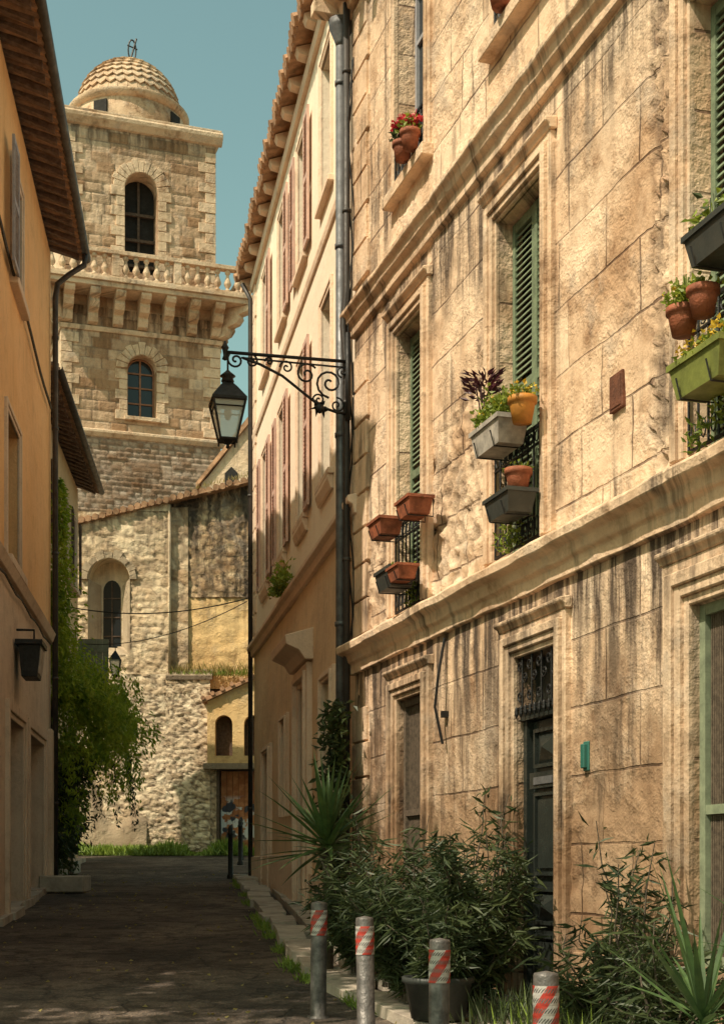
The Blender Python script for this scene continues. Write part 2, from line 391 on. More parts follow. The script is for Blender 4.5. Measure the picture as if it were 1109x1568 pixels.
# ================================================================== RIGHT STONE HOUSE
FR=frame(4.87,0,-.2998,1)
ER=empty('sandstone_townhouse',FR)
XE=17.21
W=[(14.80,15.64),(11.92,12.88),(8.60,9.60)]
Wz=(4.50,7.42)
G=[(14.80,15.62,1.55,3.62),(11.66,12.48,.80,3.62),(8.50,9.60,1.25,3.56)]
TW=[(14.72,15.66,8.92,11.3),(11.85,12.9,9.0,11.3),(8.6,9.6,9.02,11.3)]
holes=[(a,b,Wz[0],Wz[1],.22) for a,b in W]+[g_+(.3,) for g_ in G]+[t_+(.26,) for t_ in TW]
holes+= [(5.5,6.5,4.5,7.42,.22),(5.5,6.5,9,11.3,.22),(5.4,6.5,1.3,3.5,.3)]
def dR(x,z):
    p=Vector((x*1.0,z*1.0,3.1))
    mk=max(0,min(1,(noise.fractal(p*.55,1,2,3)-.10)*4))
    fr=noise.fractal(Vector((x*6,z*7,.5)),.85,2.1,5)
    d=.005*noise.noise(p*2.5)+.014*mk*fr
    if 9.84<x<10.20 and z>4.5:
        e=max(0,min(1,(x-9.84)/.05,(10.20-x)/.05))
        d+=e*(.05*noise.fractal(Vector((x*11,z*16,2)),.5,2.1,4)-.015)
    if 4.4<z<7.6 and x>12.9:
        e=max(0,min(1,(6.1-z+1.8*noise.noise(p*1.1))*1.5))
        d+=e*(.040*noise.fractal(Vector((x*6,z*11,7)),.7,2.1,5)-.01)
    if z<3.4:
        d+=.026*noise.fractal(Vector((x*5,z*7,9)),.8,2.1,5)*min(1,(3.4-z)*.7)*max(0,min(1,.5+2.5*noise.noise(p*.9+Vector((3,3,0)))))
    return d
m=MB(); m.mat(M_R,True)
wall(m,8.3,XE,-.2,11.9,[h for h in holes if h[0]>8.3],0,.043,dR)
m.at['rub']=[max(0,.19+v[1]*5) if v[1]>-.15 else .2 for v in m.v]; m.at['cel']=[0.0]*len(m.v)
wall(m,1.0,8.3,-.5,11.9,[h for h in holes if h[0]<8.3],0,.5)
m.done('wall',parent=ER,rn=False)
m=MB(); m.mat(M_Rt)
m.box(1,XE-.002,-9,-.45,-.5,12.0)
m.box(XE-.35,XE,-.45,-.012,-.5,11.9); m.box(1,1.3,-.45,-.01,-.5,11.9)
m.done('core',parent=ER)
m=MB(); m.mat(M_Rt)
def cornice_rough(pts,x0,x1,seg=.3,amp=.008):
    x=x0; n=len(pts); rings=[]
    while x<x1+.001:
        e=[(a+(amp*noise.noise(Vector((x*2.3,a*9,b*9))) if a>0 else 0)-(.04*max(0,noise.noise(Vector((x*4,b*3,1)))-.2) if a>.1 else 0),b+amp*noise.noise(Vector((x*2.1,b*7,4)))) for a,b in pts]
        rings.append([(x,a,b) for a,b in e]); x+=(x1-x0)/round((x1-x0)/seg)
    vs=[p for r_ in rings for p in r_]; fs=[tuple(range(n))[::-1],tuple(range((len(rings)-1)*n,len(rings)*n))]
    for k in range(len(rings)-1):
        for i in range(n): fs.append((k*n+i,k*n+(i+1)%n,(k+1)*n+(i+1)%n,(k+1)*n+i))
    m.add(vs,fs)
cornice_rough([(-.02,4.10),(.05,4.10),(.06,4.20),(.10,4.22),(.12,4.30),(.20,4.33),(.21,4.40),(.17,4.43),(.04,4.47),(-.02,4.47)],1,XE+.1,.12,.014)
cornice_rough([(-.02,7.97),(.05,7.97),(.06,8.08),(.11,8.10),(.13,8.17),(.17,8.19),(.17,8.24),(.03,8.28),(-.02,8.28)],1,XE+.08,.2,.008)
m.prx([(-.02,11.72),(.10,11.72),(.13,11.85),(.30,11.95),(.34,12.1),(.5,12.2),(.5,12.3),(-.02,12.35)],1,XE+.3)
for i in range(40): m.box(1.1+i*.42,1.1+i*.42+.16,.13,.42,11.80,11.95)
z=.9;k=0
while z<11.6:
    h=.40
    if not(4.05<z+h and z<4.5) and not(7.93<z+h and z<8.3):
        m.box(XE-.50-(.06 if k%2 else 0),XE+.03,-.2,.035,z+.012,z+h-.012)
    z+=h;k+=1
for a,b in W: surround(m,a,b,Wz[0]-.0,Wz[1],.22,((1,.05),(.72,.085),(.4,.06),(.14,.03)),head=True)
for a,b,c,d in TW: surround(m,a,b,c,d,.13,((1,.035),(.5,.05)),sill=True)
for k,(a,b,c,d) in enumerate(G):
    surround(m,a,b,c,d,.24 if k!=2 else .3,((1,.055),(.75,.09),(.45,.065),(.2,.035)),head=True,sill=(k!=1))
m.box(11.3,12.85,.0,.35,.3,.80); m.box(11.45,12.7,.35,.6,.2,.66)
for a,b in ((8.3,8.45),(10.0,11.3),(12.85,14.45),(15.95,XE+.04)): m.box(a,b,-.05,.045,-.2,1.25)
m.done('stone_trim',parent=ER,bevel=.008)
m=MB()
for a,b in W+[(5.5,6.5)]:
    mid=(a+b)/2
    shutter(m,a+.01,mid-.004,Wz[0]+.03,Wz[1]-.02,-.12,M_gsh); shutter(m,mid+.004,b-.01,Wz[0]+.03,Wz[1]-.02,-.125,M_gsh)
for a,b,c,d in TW:
    m.mat(M_dark); m.box(a,b,-.26,-.25,c,d)
    m.mat(M_glass); m.box(a,b,-.235,-.225,c,d)
    m.mat(M_bsh)
    for x in (a,(a+b)/2-.025,b-.05): m.box(x,x+.05,-.224,-.19,c,d)
    for zz in (c,c+.8,c+1.55): m.box(a+.05,b-.05,-.223,-.195,zz,zz+.045)
m.done('louvered_shutters',parent=ER)
m=MB()
for a,b,c,d in (G[0],G[2],(5.4,6.5,1.3,3.5)):
    fm=M_gfr if a<12 else M_cur
    m.mat(fm); f=.07
    m.box(a,a+f,-.2,-.1,c,d); m.box(b-f,b,-.2,-.1,c,d); m.box(a+f,b-f,-.2,-.102,d-f,d); m.box(a+f,b-f,-.2,-.102,c,c+f)
    zm=c+.42*(d-c); m.box(a+f,b-f,-.2,-.103,zm,zm+.06)
    m.mat(M_cur); x=a+f
    while x<b-f:
        m.box(x,x+.013,-.15,-.135,c+f,d-f); x+=.026
    z=c+f
    while z<d-f:
        m.box(a+f,b-f,-.165,-.152,z,z+.014); z+=.035
    m.mat(M_dark); m.box(a,b,-.31,-.30,c,d)
ob=m.done('screened_windows',parent=ER); ob.location=(0,.05,0)
m=MB(); a,b,c,d=G[1]
m.mat(M_door); zt=3.10
m.box(a,b,-.31,-.27,c,d)
m.box(a,b,-.27,-.13,zt,zt+.09)
for x0_,x1_ in ((a,a+.07),(b-.07,b)): m.box(x0_,x1_,-.269,-.16,c,zt)
lx0,lx1=a+.075,b-.075
m.box(lx0,lx1,-.268,-.22,c,zt-.01)
def panel(x0,x1,z0,z1,pyr=False):
    for q in ((x0,x1,z0,z0+.03),(x0,x1,z1-.03,z1),(x0,x0+.03,z0+.03,z1-.03),(x1-.03,x1,z0+.03,z1-.03)): m.box(q[0],q[1],-.22,-.185,q[2],q[3])
    if pyr:
        cx,cz=(x0+x1)/2,(z0+z1)/2; e=.035
        m.add([(x0+e,-.219,z0+e),(x1-e,-.219,z0+e),(x1-e,-.219,z1-e),(x0+e,-.219,z1-e),(cx,-.14,cz)],[(0,1,4),(1,2,4),(2,3,4),(3,0,4)])
    else: m.box(x0+.06,x1-.06,-.22,-.2,z0+.06,z1-.06)
px0,px1=lx0+.07,lx1-.07
panel(px0,px1,2.70,3.02,True); panel(px0,px1,1.82,2.50); panel(px0,px1,1.42,1.72,True); panel(px0,px1,.9,1.34)
m.box(px0-.02,px1+.02,-.22,-.16,2.53,2.66)
m.mat(M_zinc); m.box(px0+.08,px1-.08,-.165,-.15,2.56,2.62)
m.lathe((px0-.03,-.16,1.78),[(.0,-.03),(.028,-.015),(.028,.015),(0,.03)],10)
m.mat(M_iron)
def spiral(cx,cz,r,turn,a0,y,dirn=1,n=18,rad=.008):
    m.tube([(cx+r*(1-t*.85)*math.cos(a0+dirn*turn*2*math.pi*t),y,cz+r*(1-t*.85)*math.sin(a0+dirn*turn*2*math.pi*t)) for t in [i/n for i in range(n+1)]],rad,5)
for k in range(4):
    x=a+.12+k*(b-a-.24)/3
    m.tube([(x,-.1,zt+.09),(x,-.1,d)],.009,5)
    for s_,zz in ((1,zt+.2),(-1,zt+.35),(1,zt+.45)): spiral(x+s_*.05,zz,.055,1.3,0 if s_<0 else math.pi,-.1,s_)
m.box(a,b,-.11,-.09,zt+.09,zt+.11)
for k in range(9): 
    x=a+.04+k*(b-a-.08)/8; m.lathe((x,-.08,zt+.1),[(0,-.09),(.016,-.05),(.012,0),(.0,.02)],6)
ob=m.done('entrance_door',parent=ER); ob.location=(0,.10,0)
m=MB()
for a,b in W+[(5.5,6.5)]: rail(m,a+.01,b-.01,4.52,5.42,.035)
for a,b,c,d in TW: rail(m,a+.01,b-.01,c+.02,c+.5,.03)
m.done('balcony_railings',parent=ER)
m=MB(); m.mat(M_teal); m.box(11.10,11.16,.0,.05,2.62,2.80); m.box(11.085,11.175,.0,.02,2.60,2.82); m.done('doorbell_plate',frame=FR,bevel=.006)
m=MB(); m.mat(M_rust); m.box(10.52,10.72,-.02,.03,5.12,5.38); m.box(10.54,10.7,.03,.036,5.14,5.36); m.done('rusty_access_plate',frame=FR,bevel=.004)
m=MB(); m.mat(M_iron); m.tube([(14.15,.03,4.05),(14.13,.1,3.7),(14.17,.12,3.4),(14.15,.05,3.05)],.014,6); m.box(14.12,14.18,.0,.06,3.3,3.36); m.done('bell_pull',frame=FR)

planter('flower_box',FR,12.28,.24,5.27,.60,.26,.22,M_wbox,((M_lgr,520,.34,.055),(M_fyel,40,.3,.03)))
m=MB(); m.mat(M_purp)
for i in range(130):
    a_=R()*6.28; m.leaf((12.58+.15*math.cos(a_)*R(),.26+.15*math.sin(a_)*R(),5.88+U(-.08,.1)),(math.cos(a_),math.sin(a_),.4),.11,.03)
for k in range(4): m.tube([(12.56,.24,5.42),(12.56+U(-.08,.08),.26+U(-.08,.08),5.9)],.006,4)
m.done('aeonium_plant',frame=FR,rn=False)
planter('flower_pot',FR,11.80,.24,5.36,.3,.22,.20,M_opot,((M_lgr,110,.14,.05),(M_fyel,40,.16,.03)),True)
planter('flower_pot',FR,12.0,.16,5.48,.3,.18,.14,M_pot,((M_lgr,60,.10,.04),),True)
planter('flower_box',FR,12.05,.24,4.68,.50,.24,.18,M_dbox,((M_lgr,40,.08,.04),(M_pot,6,.05,.04)))
planter('flower_pot',FR,11.88,.24,4.84,.3,.21,.18,M_pot,((M_lgr,50,.08,.04),),True)
planter('flower_box',FR,15.14,.3,5.20,.40,.24,.17,M_pot,((M_lgr,25,.05,.04),))
planter('flower_box',FR,14.42,.24,5.24,.40,.24,.17,M_pot,((M_lgr,20,.05,.04),))
planter('flower_box',FR,14.95,.26,4.64,.5,.26,.2,M_dbox,((M_lgr,20,.05,.04),))
planter('flower_box',FR,14.60,.30,4.66,.34,.20,.14,M_pot,((M_lgr,20,.05,.04),))
planter('flower_box',FR,8.92,.26,4.70,.58,.24,.22,M_gbox,((M_lgr,200,.16,.05),(M_fyel,110,.2,.035)))
planter('flower_pot',FR,9.22,.28,5.12,.3,.20,.17,M_pot,((M_lgr,220,.26,.045),(M_fyel,20,.24,.03)),True)
planter('flower_pot',FR,9.02,.26,5.17,.3,.19,.17,M_pot,((M_lgr,50,.12,.05),),True)
planter('flower_box',FR,8.74,.26,5.42,.55,.26,.2,M_dbox,((M_lgr,140,.22,.06),(M_olea,60,.3,.06)))
planter('flower_pot',FR,15.02,.16,8.94,.3,.20,.18,M_pot,((M_olea,90,.36,.06),(M_fred,190,.38,.045)),True)
planter('flower_pot',FR,14.78,.16,8.94,.3,.20,.18,M_pot,((M_lgr,80,.26,.06),(M_fred,110,.26,.045)),True)
planter('flower_pot',FR,12.5,.12,9.03,.3,.26,.2,M_pot,((M_fred,40,.2,.05),),True)
m=MB(); m.mat(M_lgr)
for c in ((9.0,.1,4.6),(9.35,.06,4.52),(12.55,.05,4.55),(12.3,.08,4.55),(15.0,.05,4.55)):
    for i in range(60): m.leaf((c[0]+U(-.12,.12),c[1]+U(-.04,.08),c[2]+U(-.05,.16)),(U(-1,1),U(-.5,1),U(-.2,1)),.06,.025)
m.done('balcony_weeds',frame=FR,rn=False)

# ================================================================== CREAM HOUSE
FP=frame(2.94,0,-.1816,1); EP=empty('cream_townhouse',FP)
PE=28.0
wy=[19.0,21.3,23.6,26.0]
hA=[(y-.42,y+.42,10.65,12.5,.2) for y in wy]; hB=[(y-.42,y+.42,6.95,9.3,.2) for y in wy]
hG=[(20.6,21.5,1.2,4.5,.3),(22.9,23.5,2.7,4.2,.2),(18.4,19.2,2.2,4.3,.25),(25.2,26.1,1.5,3.9,.25)]
m=MB(); m.mat(M_P); wall(m,16.6,PE,6.05,13.35,hA+hB,0,.5); m.done('upper_wall',parent=EP,rn=False)
m=MB(); m.mat(M_Pl); wall(m,16.6,PE,-.2,6.05,hG,0,.5); m.done('lower_wall',parent=EP,rn=False)
m=MB(); m.mat(M_P); m.box(16.6,PE-.01,-9,-.4,-.2,13.2); m.box(PE-.3,PE,-.4,-.01,-.2,13.2)
m.done('core',parent=EP)
m=MB(); m.mat(M_Pt)
m.prx([(-.02,5.92),(.06,5.92),(.08,6.02),(.14,6.05),(.14,6.12),(-.02,6.16)],16.6,PE+.05)
m.prx([(-.02,10.05),(.03,10.05),(.045,10.13),(.045,10.17),(-.02,10.2)],16.6,PE+.03)
for h in hA+hB: surround(m,h[0],h[1],h[2],h[3],.11,((1,.04),(.5,.025)),sill=False); m.box(h[0]-.15,h[1]+.15,-.02,.08,h[2]-.08,h[2])
for h in hB: m.prx([(0,h[2]-.26),(.04,h[2]-.26),(.08,h[2]-.14),(.08,h[2]-.082),(0,h[2]-.082)],h[0]-.12,h[1]+.12)
surround(m,20.6,21.5,1.2,4.5,.26,((1,.08),(.6,.12),(.3,.05)))
m.prx([(0,4.78),(.12,4.78),(.2,4.9),(.38,4.98),(.40,5.1),(0,5.22)],20.2,21.9)
surround(m,22.9,23.5,2.7,4.2,.12); surround(m,18.4,19.2,2.2,4.3,.14); surround(m,25.2,26.1,1.5,3.9,.14)
m.box(17,20.3,-.02,.06,-.2,1.8); m.box(21.8,PE+.02,-.02,.06,-.2,2.1)
for k in range(17): 
    z=6.3+k*.4; m.box(PE-.38-(.08 if k%2 else 0),PE+.02,-.1,.03,z+.01,z+.39)
m.done('stone_trim',parent=EP,bevel=.008)
m=MB()
for i,h in enumerate(hA+hB):
    m.mat(M_glass); m.box(h[0],h[1],-.2,-.18,h[2],h[3])
    m.mat(M_wbox)
    for x in (h[0],(h[0]+h[1])/2-.03,h[1]-.06): m.box(x,x+.06,-.178,-.14,h[2],h[3])
    for f in (0,.35,.7): m.box(h[0]+.06,h[1]-.06,-.176,-.145,h[2]+f*(h[3]-h[2]),h[2]+f*(h[3]-h[2])+.05)
    if i in (1,2,5,6,7,3):
        shutter(m,h[0]-.54,h[0]-.13,h[2],h[3]+.02,.075,M_psh)
    if i in (1,6,7): shutter(m,h[1]+.13,h[1]+.54,h[2],h[3]+.02,.075,M_psh)
for h in hG:
    m.mat(M_wood); m.box(h[0],h[1],-.26,-.2,h[2],h[3])
    for f in (.1,.55): m.box(h[0]+.1,h[1]-.1,-.2,-.17,h[2]+f*(h[3]-h[2]),h[2]+(f+.35)*(h[3]-h[2]))
m.done('windows_and_shutters',parent=EP)
m=MB(); m.mat(M_Pt)
m.prx([(-.02,12.95),(.06,12.95),(.08,13.08),(-.02,13.08)],16.6,PE+.1)
for k in range(15):
    x=17+k*.8
    m.prx([(0,13.09),(.20,13.14),(.24,13.22),(0,13.3)],x,x+.2)
m.mat(M_tile)
m.prx([(-.3,13.40),(.28,13.23),(.30,13.28),(-.3,13.46)],16.6,PE+.3)
k=16.7
while k<PE+.3:
    m.tube([(k,.33+U(-.03,.03),13.29),(k,-3.5,14.5)],.085,8); k+=.2
m.mat(M_tiled); m.add([(16.6,.3,13.3),(PE+.3,.3,13.3),(PE+.3,-4.5,14.8),(16.6,-4.5,14.8)],[(0,1,2,3)])
m.add([(16.6,-9,13.3),(PE+.3,-9,13.3),(PE+.3,-4.5,14.8),(16.6,-4.5,14.8)],[(0,1,2,3)])
m.add([(PE-.01,0,13.2),(PE-.01,-9,13.2),(PE-.01,-4.5,14.75)],[(0,1,2)])
m.done('tiled_eave',parent=EP)
m=MB(); m.mat(M_lgr)
for i in range(420):
    m.leaf((22.6+random.gauss(0,.35),.08+R()*.16,6.15+abs(random.gauss(0,.16))),(U(-1,1),U(-.5,1),U(-.3,1)),.1,.05)
m.done('ledge_weeds',frame=FP,rn=False)
m=MB(); m.mat(M_zinc,True)
m.tube([(17.05,.14,1.0),(17.05,.14,11.5)],.062,12)
m.lathe((17.05,.14,11.45),[(.062,0),(.07,.05),(.14,.22),(.15,.3),(.12,.3)],12)
for z in (2.5,4.7,6.9,9.1,11): m.lathe((17.05,.14,z),[(.074,0),(.074,.05)],12)
m.done('drainpipe',frame=FP)
m=MB(); m.mat(M_dzinc,True)
m.tube([(XE+.03,.10,1.0),(XE+.03,.10,7.6),(XE+.03,.14,8.1),(XE+.03,.1,8.5),(XE+.03,.1,11.8)],.042,10)
for z in (1.8,3.6,5.4,7.2,9.4,11): m.lathe((XE+.03,.10,z),[(.052,0),(.052,.04)],10)
m.done('drainpipe',frame=FR)
m=MB(); m.mat(M_dzinc,True); m.tube([(PE+.03,.07,1.4),(PE+.03,.07,12.8),(PE+.08,.22,13.1)],.045,10)
for z in (3,6,9): m.lathe((PE+.03,.07,z),[(.055,0),(.055,.05)],10)
m.done('drainpipe',frame=FP)
m=MB(); m.mat(M_iron)
for dx in (.1,.16): m.tube([(XE+dx-.15,.07+.04*math.sin(z*3+dx*20),z) for z in [4.5+.35*i for i in range(20)]],.01,5)
m.done('wall_cable',frame=FR)

# ================================================================== STREET LAMP
base=Vector((-.17,16.45,0)); dr=Vector((-.975,-.22,0)).normalized()
FL=frame(base.x,base.y,dr.x,dr.y)
m=MB(); m.mat(M_iron,True); za=7.68
m.box(-.03,.02,-.05,.05,7.0,8.0)
m.tube([(0,0,za),(1.40,0,za)],.02,8); m.tube([(0,0,za-.07),(1.22,0,za-.05)],.011,6)
m.tube([(0.0,0,7.08),(.12,0,7.09),(.3,0,7.14),(.5,0,7.28),(.75,0,7.46),(1.0,0,7.57),(1.2,0,7.63)],.016,7)
def sp(cx,cz,r,turn,a0,dirn=1,rad=.011,n=22):
    m.tube([(cx+r*(1-t*.88)*math.cos(a0+dirn*turn*2*math.pi*t),0,cz+r*(1-t*.88)*math.sin(a0+dirn*turn*2*math.pi*t)) for t in [i/n for i in range(n+1)]],rad,5)
sp(.2,7.42,.17,1.6,-1.5,1,.014); sp(.47,7.50,.13,1.5,2.5,-1,.013); sp(.12,7.17,.09,1.5,1.5,1); sp(.70,7.56,.08,1.4,0,1); sp(.33,7.22,.07,1.4,0,1); sp(.9,7.61,.05,1.3,0,1)
sp(1.28,7.60,.10,1.5,1.2,-1,.013); sp(1.10,7.60,.07,1.5,2.0,1,.012); sp(.05,7.56,.07,1.4,-1.4,1)
for k in range(6): a_=k*1.05; m.leaf((.32,0,7.12),(math.cos(a_),U(-.3,.3),math.sin(a_)),.13,.07)
m.lathe((.32,0,7.12),[(0,-.06),(.05,-.03),(.06,0),(.05,.03),(0,.06)],8)
m.lathe((1.40,0,7.60),[(0,-.02),(.035,.0),(.02,.04),(.03,.1),(.045,.13),(.02,.17),(.012,.2),(0,.2)],10)
lx=1.37; T=7.47
m.tube([(lx,0,za),(lx,0,T-.02)],.012,6)
m.lathe((lx,0,T-.14),[(.05,0),(.075,.02),(.06,.06),(.09,.08),(.03,.13),(.012,.15)],12)
q=math.pi/4
m.cs=False
m.lathe((lx,0,T-.36),[(.27,0),(.275,.025),(.20,.10),(.13,.17),(.07,.22),(.05,.24)],4,q)
zb=T-.78;zt_=T-.36
def ring(z,r): return [(lx+r*math.cos(q+k*math.pi/2),r*math.sin(q+k*math.pi/2),z) for k in range(4)]
tp=ring(zt_,.255); bt=ring(zb,.13)
for k in range(4):
    m.tube([tp[k],bt[k]],.014,5); m.tube([tp[k],tp[(k+1)%4]],.016,5); m.tube([bt[k],bt[(k+1)%4]],.014,5)
    t1=Vector(tp[k]).lerp(Vector(bt[k]),.18); t2=Vector(tp[(k+1)%4]).lerp(Vector(bt[(k+1)%4]),.18); m.tube([t1,t2],.008,4)
    m.tube([Vector(bt[k]),Vector(bt[k])+Vector((0,0,-.05))],.01,4)
m.lathe((lx,0,zb-.10),[(0,0),(.03,.02),(.02,.05),(.09,.085),(.13,.1)],4,q)
m.mat(M_lgl)
g2=ring(zt_,.245); g3=ring(zb,.122)
for k in range(4): m.add([g2[k],g2[(k+1)%4],g3[(k+1)%4],g3[k]],[(0,1,2,3)])
m.mat(M_wbox,True); m.lathe((lx,0,zt_-.2),[(0,0),(.03,.02),(.045,.08),(.03,.16),(.02,.2)],10)
m.done('street_lamp',frame=FL,rn=False)

# ================================================================== LEFT NEAR HOUSE
FLn=frame(-2.56,0,.116,-1); EL=empty('orange_townhouse',FLn)
k_=1/.9933
def X(Y): return -Y*k_
lh=[(X(20.8),X(19.4),6.1,8.1,.2),(X(21.1),X(20.0),10.1,11.7,.2),(X(17.2),X(16.0),6.1,8.1,.2),(X(17.2),X(16.0),10.1,11.7,.2)]
lg=[(X(21.3),X(19.6),.8,3.95,.35),(X(24.2),X(22.0),.8,3.95,.35)]
EZ=12.78
m=MB(); m.mat(M_L); wall(m,X(25.5),X(12.6),5.95,EZ,lh,0,.6); m.done('upper_wall',parent=EL,rn=False)
m=MB(); m.mat(M_Ll); wall(m,X(25.5),X(12.6),0,5.95,lg,0,.6); m.done('lower_wall',parent=EL,rn=False)
m=MB(); m.mat(M_L); m.box(X(25.5)+.005,X(12.6)-.005,-8,-.4,0,EZ-.01); m.box(X(25.5)+.002,X(25.5)+.3,-.4,-.01,0,EZ-.02);m.box(X(12.6)-.3,X(12.6)-.002,-.4,-.01,0,EZ-.02)
m.done('core',parent=EL)
m=MB(); m.mat(M_Ll)
m.prx([(-.02,5.85),(.06,5.85),(.1,5.95),(.12,6.0),(-.02,6.03)],X(25.5),X(12.6))
for h in lh: surround(m,h[0],h[1],h[2],h[3],.12,((1,.05),(.5,.03)),sill=True)
for h in lg: surround(m,h[0],h[1],h[2],h[3],.22,((1,.06),(.4,.03)))
m.box(X(25.52),X(24.9),-.02,.08,.5,4.3)
m.done('trim',parent=EL,bevel=.008)
m=MB()
for h in lh:
    m.mat(M_glass); m.box(h[0],h[1],-.2,-.18,h[2],h[3]); m.mat(M_wood)
    for x in (h[0],(h[0]+h[1])/2-.03,h[1]-.06): m.box(x,x+.06,-.178,-.14,h[2],h[3])
    if h[2]>9: shutter(m,h[1]+.14,h[1]+.72,h[2]-.05,h[3]+.05,.14,M_bsh)
for h in lg:
    m.mat(M_wood); m.box(h[0],h[1],-.35,-.3,h[2],h[3])
    n=6
    for i in range(n): m.box(h[0]+(h[1]-h[0])*i/n+.02,h[0]+(h[1]-h[0])*(i+1)/n-.02,-.3,-.27,h[2],h[3]-.15)
m.done('windows_and_doors',parent=EL)
def eave(name,par,x0,x1,z,ov,step,rd=4):
    m=MB(); m.mat(M_raft); x=x0+.05
    while x<x1:
        m.prx([(-.1,z+.10),(ov-.02,z-.12),(ov-.02,z-.03),(-.1,z+.2)],x,x+.1); x+=step
    m.mat(M_tile)
    m.prx([(-.1,z+.2),(ov+.03,z-.03),(ov+.03,z),(-.1,z+.23)],x0-.15,x1)
    m.mat(M_tiled); x=x0-.1; zr=z+.02+(rd+ov)*.27
    while x<x1:
        m.tube([(x,ov+.07,z+.02),(x,-rd,zr)],.085,8); x+=.2
    m.add([(x0-.15,ov,z),(x1,ov,z),(x1,-rd,zr),(x0-.15,-rd,zr)],[(0,1,2,3)])
    m.add([(x0-.15,-2*rd,z),(x1,-2*rd,z),(x1,-rd,zr),(x0-.15,-rd,zr)],[(0,1,2,3)])
    m.mat(M_dzinc,True)
    pts=[(ov+.1+.07*math.cos(a),z-.0+.07*math.sin(a)) for a in [math.pi+math.pi*i/8 for i in range(9)]]
    pts+= [(ov+.1+.06*math.cos(a),z-.0+.06*math.sin(a)) for a in [2*math.pi-math.pi*i/8 for i in range(9)]]
    m.prx(pts,x0-.16,x1)
    return m.done(name,parent=par)
eave('tiled_eave',EL,X(25.5),X(12.6),EZ,.52,.34)
m=MB(); m.mat(M_dzinc,True); xx=X(25.3)
m.tube([(xx,.62,EZ-.06),(xx,.6,EZ-.25),(xx,.35,EZ-.42),(xx,.14,EZ-.6),(xx,.1,EZ-.85),(xx,.1,1.3)],.05,10)
for z in (3,5.2,7.4,9.6,11.2): m.lathe((xx,.1,z),[(.06,0),(.06,.05)],10)
m.done('drainpipe',frame=FLn)
m=MB(); m.mat(M_iron)
m.tube([(X(13+i*.6),.06,10.45-.03*i+.04*math.sin(i)) for i in range(21)],.022,5)
m.tube([(X(13+i*.6),.05,5.75+.03*math.sin(i*2)) for i in range(21)],.014,5)
m.done('facade_cable',frame=FLn)
m=MB(); m.mat(M_iron); a_=X(20.6)
m.box(a_-.35,a_+.35,.02,.40,5.05,5.12); m.hexa([(a_-.26,.1,4.6),(a_+.26,.1,4.6),(a_+.26,.32,4.6),(a_-.26,.32,4.6)],[(a_-.3,.06,5.05),(a_+.3,.06,5.05),(a_+.3,.37,5.05),(a_-.3,.37,5.05)])
m.tube([(a_,.0,5.3),(a_,.25,5.3),(a_,.25,5.1)],.02,6)
m.mat(M_wbox); m.hexa([(a_-.22,.325,4.66),(a_+.22,.325,4.66),(a_+.22,.335,4.66),(a_-.22,.335,4.66)],[(a_-.26,.36,5.0),(a_+.26,.36,5.0),(a_+.26,.38,5.0),(a_-.26,.38,5.0)])
m.done('wall_lantern_box',frame=FLn,bevel=.006)

# ================================================================== LEFT FAR HOUSE
FL2=frame(-3.6,0,.0916,-1); E2=empty('ochre_cottage',FL2)
k_=1/.9958
EZ2=10.84
l2=[(X(y+.4),X(y-.4),z0,z1,.2) for y in (27.6,29.6,31.3,32.9) for z0,z1 in ((8.3,9.9),(5.6,7.2))]+[(X(32.6),X(31.6),1.6,3.9,.3),(X(30),X(29),1.4,4.0,.3)]
m=MB(); m.mat(M_L2); wall(m,X(34),X(25.6),0,EZ2,l2,0,.6); m.done('wall',parent=E2,rn=False)
m=MB(); m.mat(M_L2); m.box(X(34)+.005,X(25.6),-2.2,-.4,0,EZ2-.01); m.box(X(34)+.002,X(34)+.3,-.4,-.01,0,EZ2-.02); m.done('core',parent=E2)
m=MB(); m.mat(M_Ll)
for h in l2: surround(m,h[0],h[1],h[2],h[3],.1,((1,.05),(.5,.03)),sill=True)
m.done('trim',parent=E2,bevel=.008)
m=MB()
for h in l2:
    m.mat(M_wood); m.box(h[0],h[1],-.2,-.16,h[2],h[3])
    if h[2]>8: shutter(m,h[0]-.42,h[0]-.12,h[2],h[3],.12,M_wood)
x=X(33.3); m.mat(M_ggsh)
for i in range(5): m.box(x-.02,x+.02,.08+.14*i,.08+.14*i+.135,5.6,7.2)
m.box(x+.021,x+.04,.08,.78,5.8,5.9); m.box(x+.021,x+.04,.08,.78,6.9,7.0)
m.done('windows_and_shutters',parent=E2)
eave('tiled_eave',E2,X(34),X(25.6),EZ2,.44,.34,1.1)
m=MB(); m.mat(M_iron,True); x=X(33.7); zc=7.1
m.tube([(x,0,zc),(x,.95,zc-.02)],.018,6); m.tube([(x,0,zc-.3),(x,.3,zc-.22),(x,.6,zc-.05)],.013,5)
m.tube([(x,.2+.1*math.cos(a)*(1-a/12),zc-.12+.1*math.sin(a)*(1-a/12)) for a in [i*.6 for i in range(16)]],.01,5)
m.cs=False
m.tube([(x,.9,zc),(x,.9,zc-.1)],.01,5)
m.lathe((x,.9,zc-.32),[(.2,0),(.13,.09),(.06,.17),(.02,.22)],4,q)
for kk in range(4):
    c_,s_=math.cos(q+kk*math.pi/2),math.sin(q+kk*math.pi/2)
    m.tube([(x+.18*c_,.9+.18*s_,zc-.32),(x+.1*c_,.9+.1*s_,zc-.68)],.012,5)
m.lathe((x,.9,zc-.74),[(.02,0),(.11,.05),(.12,.07)],4,q)
m.mat(M_lgl); m.lathe((x,.9,zc-.68),[(.095,0),(.17,.36)],4,q,cap=False)
m.done('street_lamp',frame=FL2,rn=False)

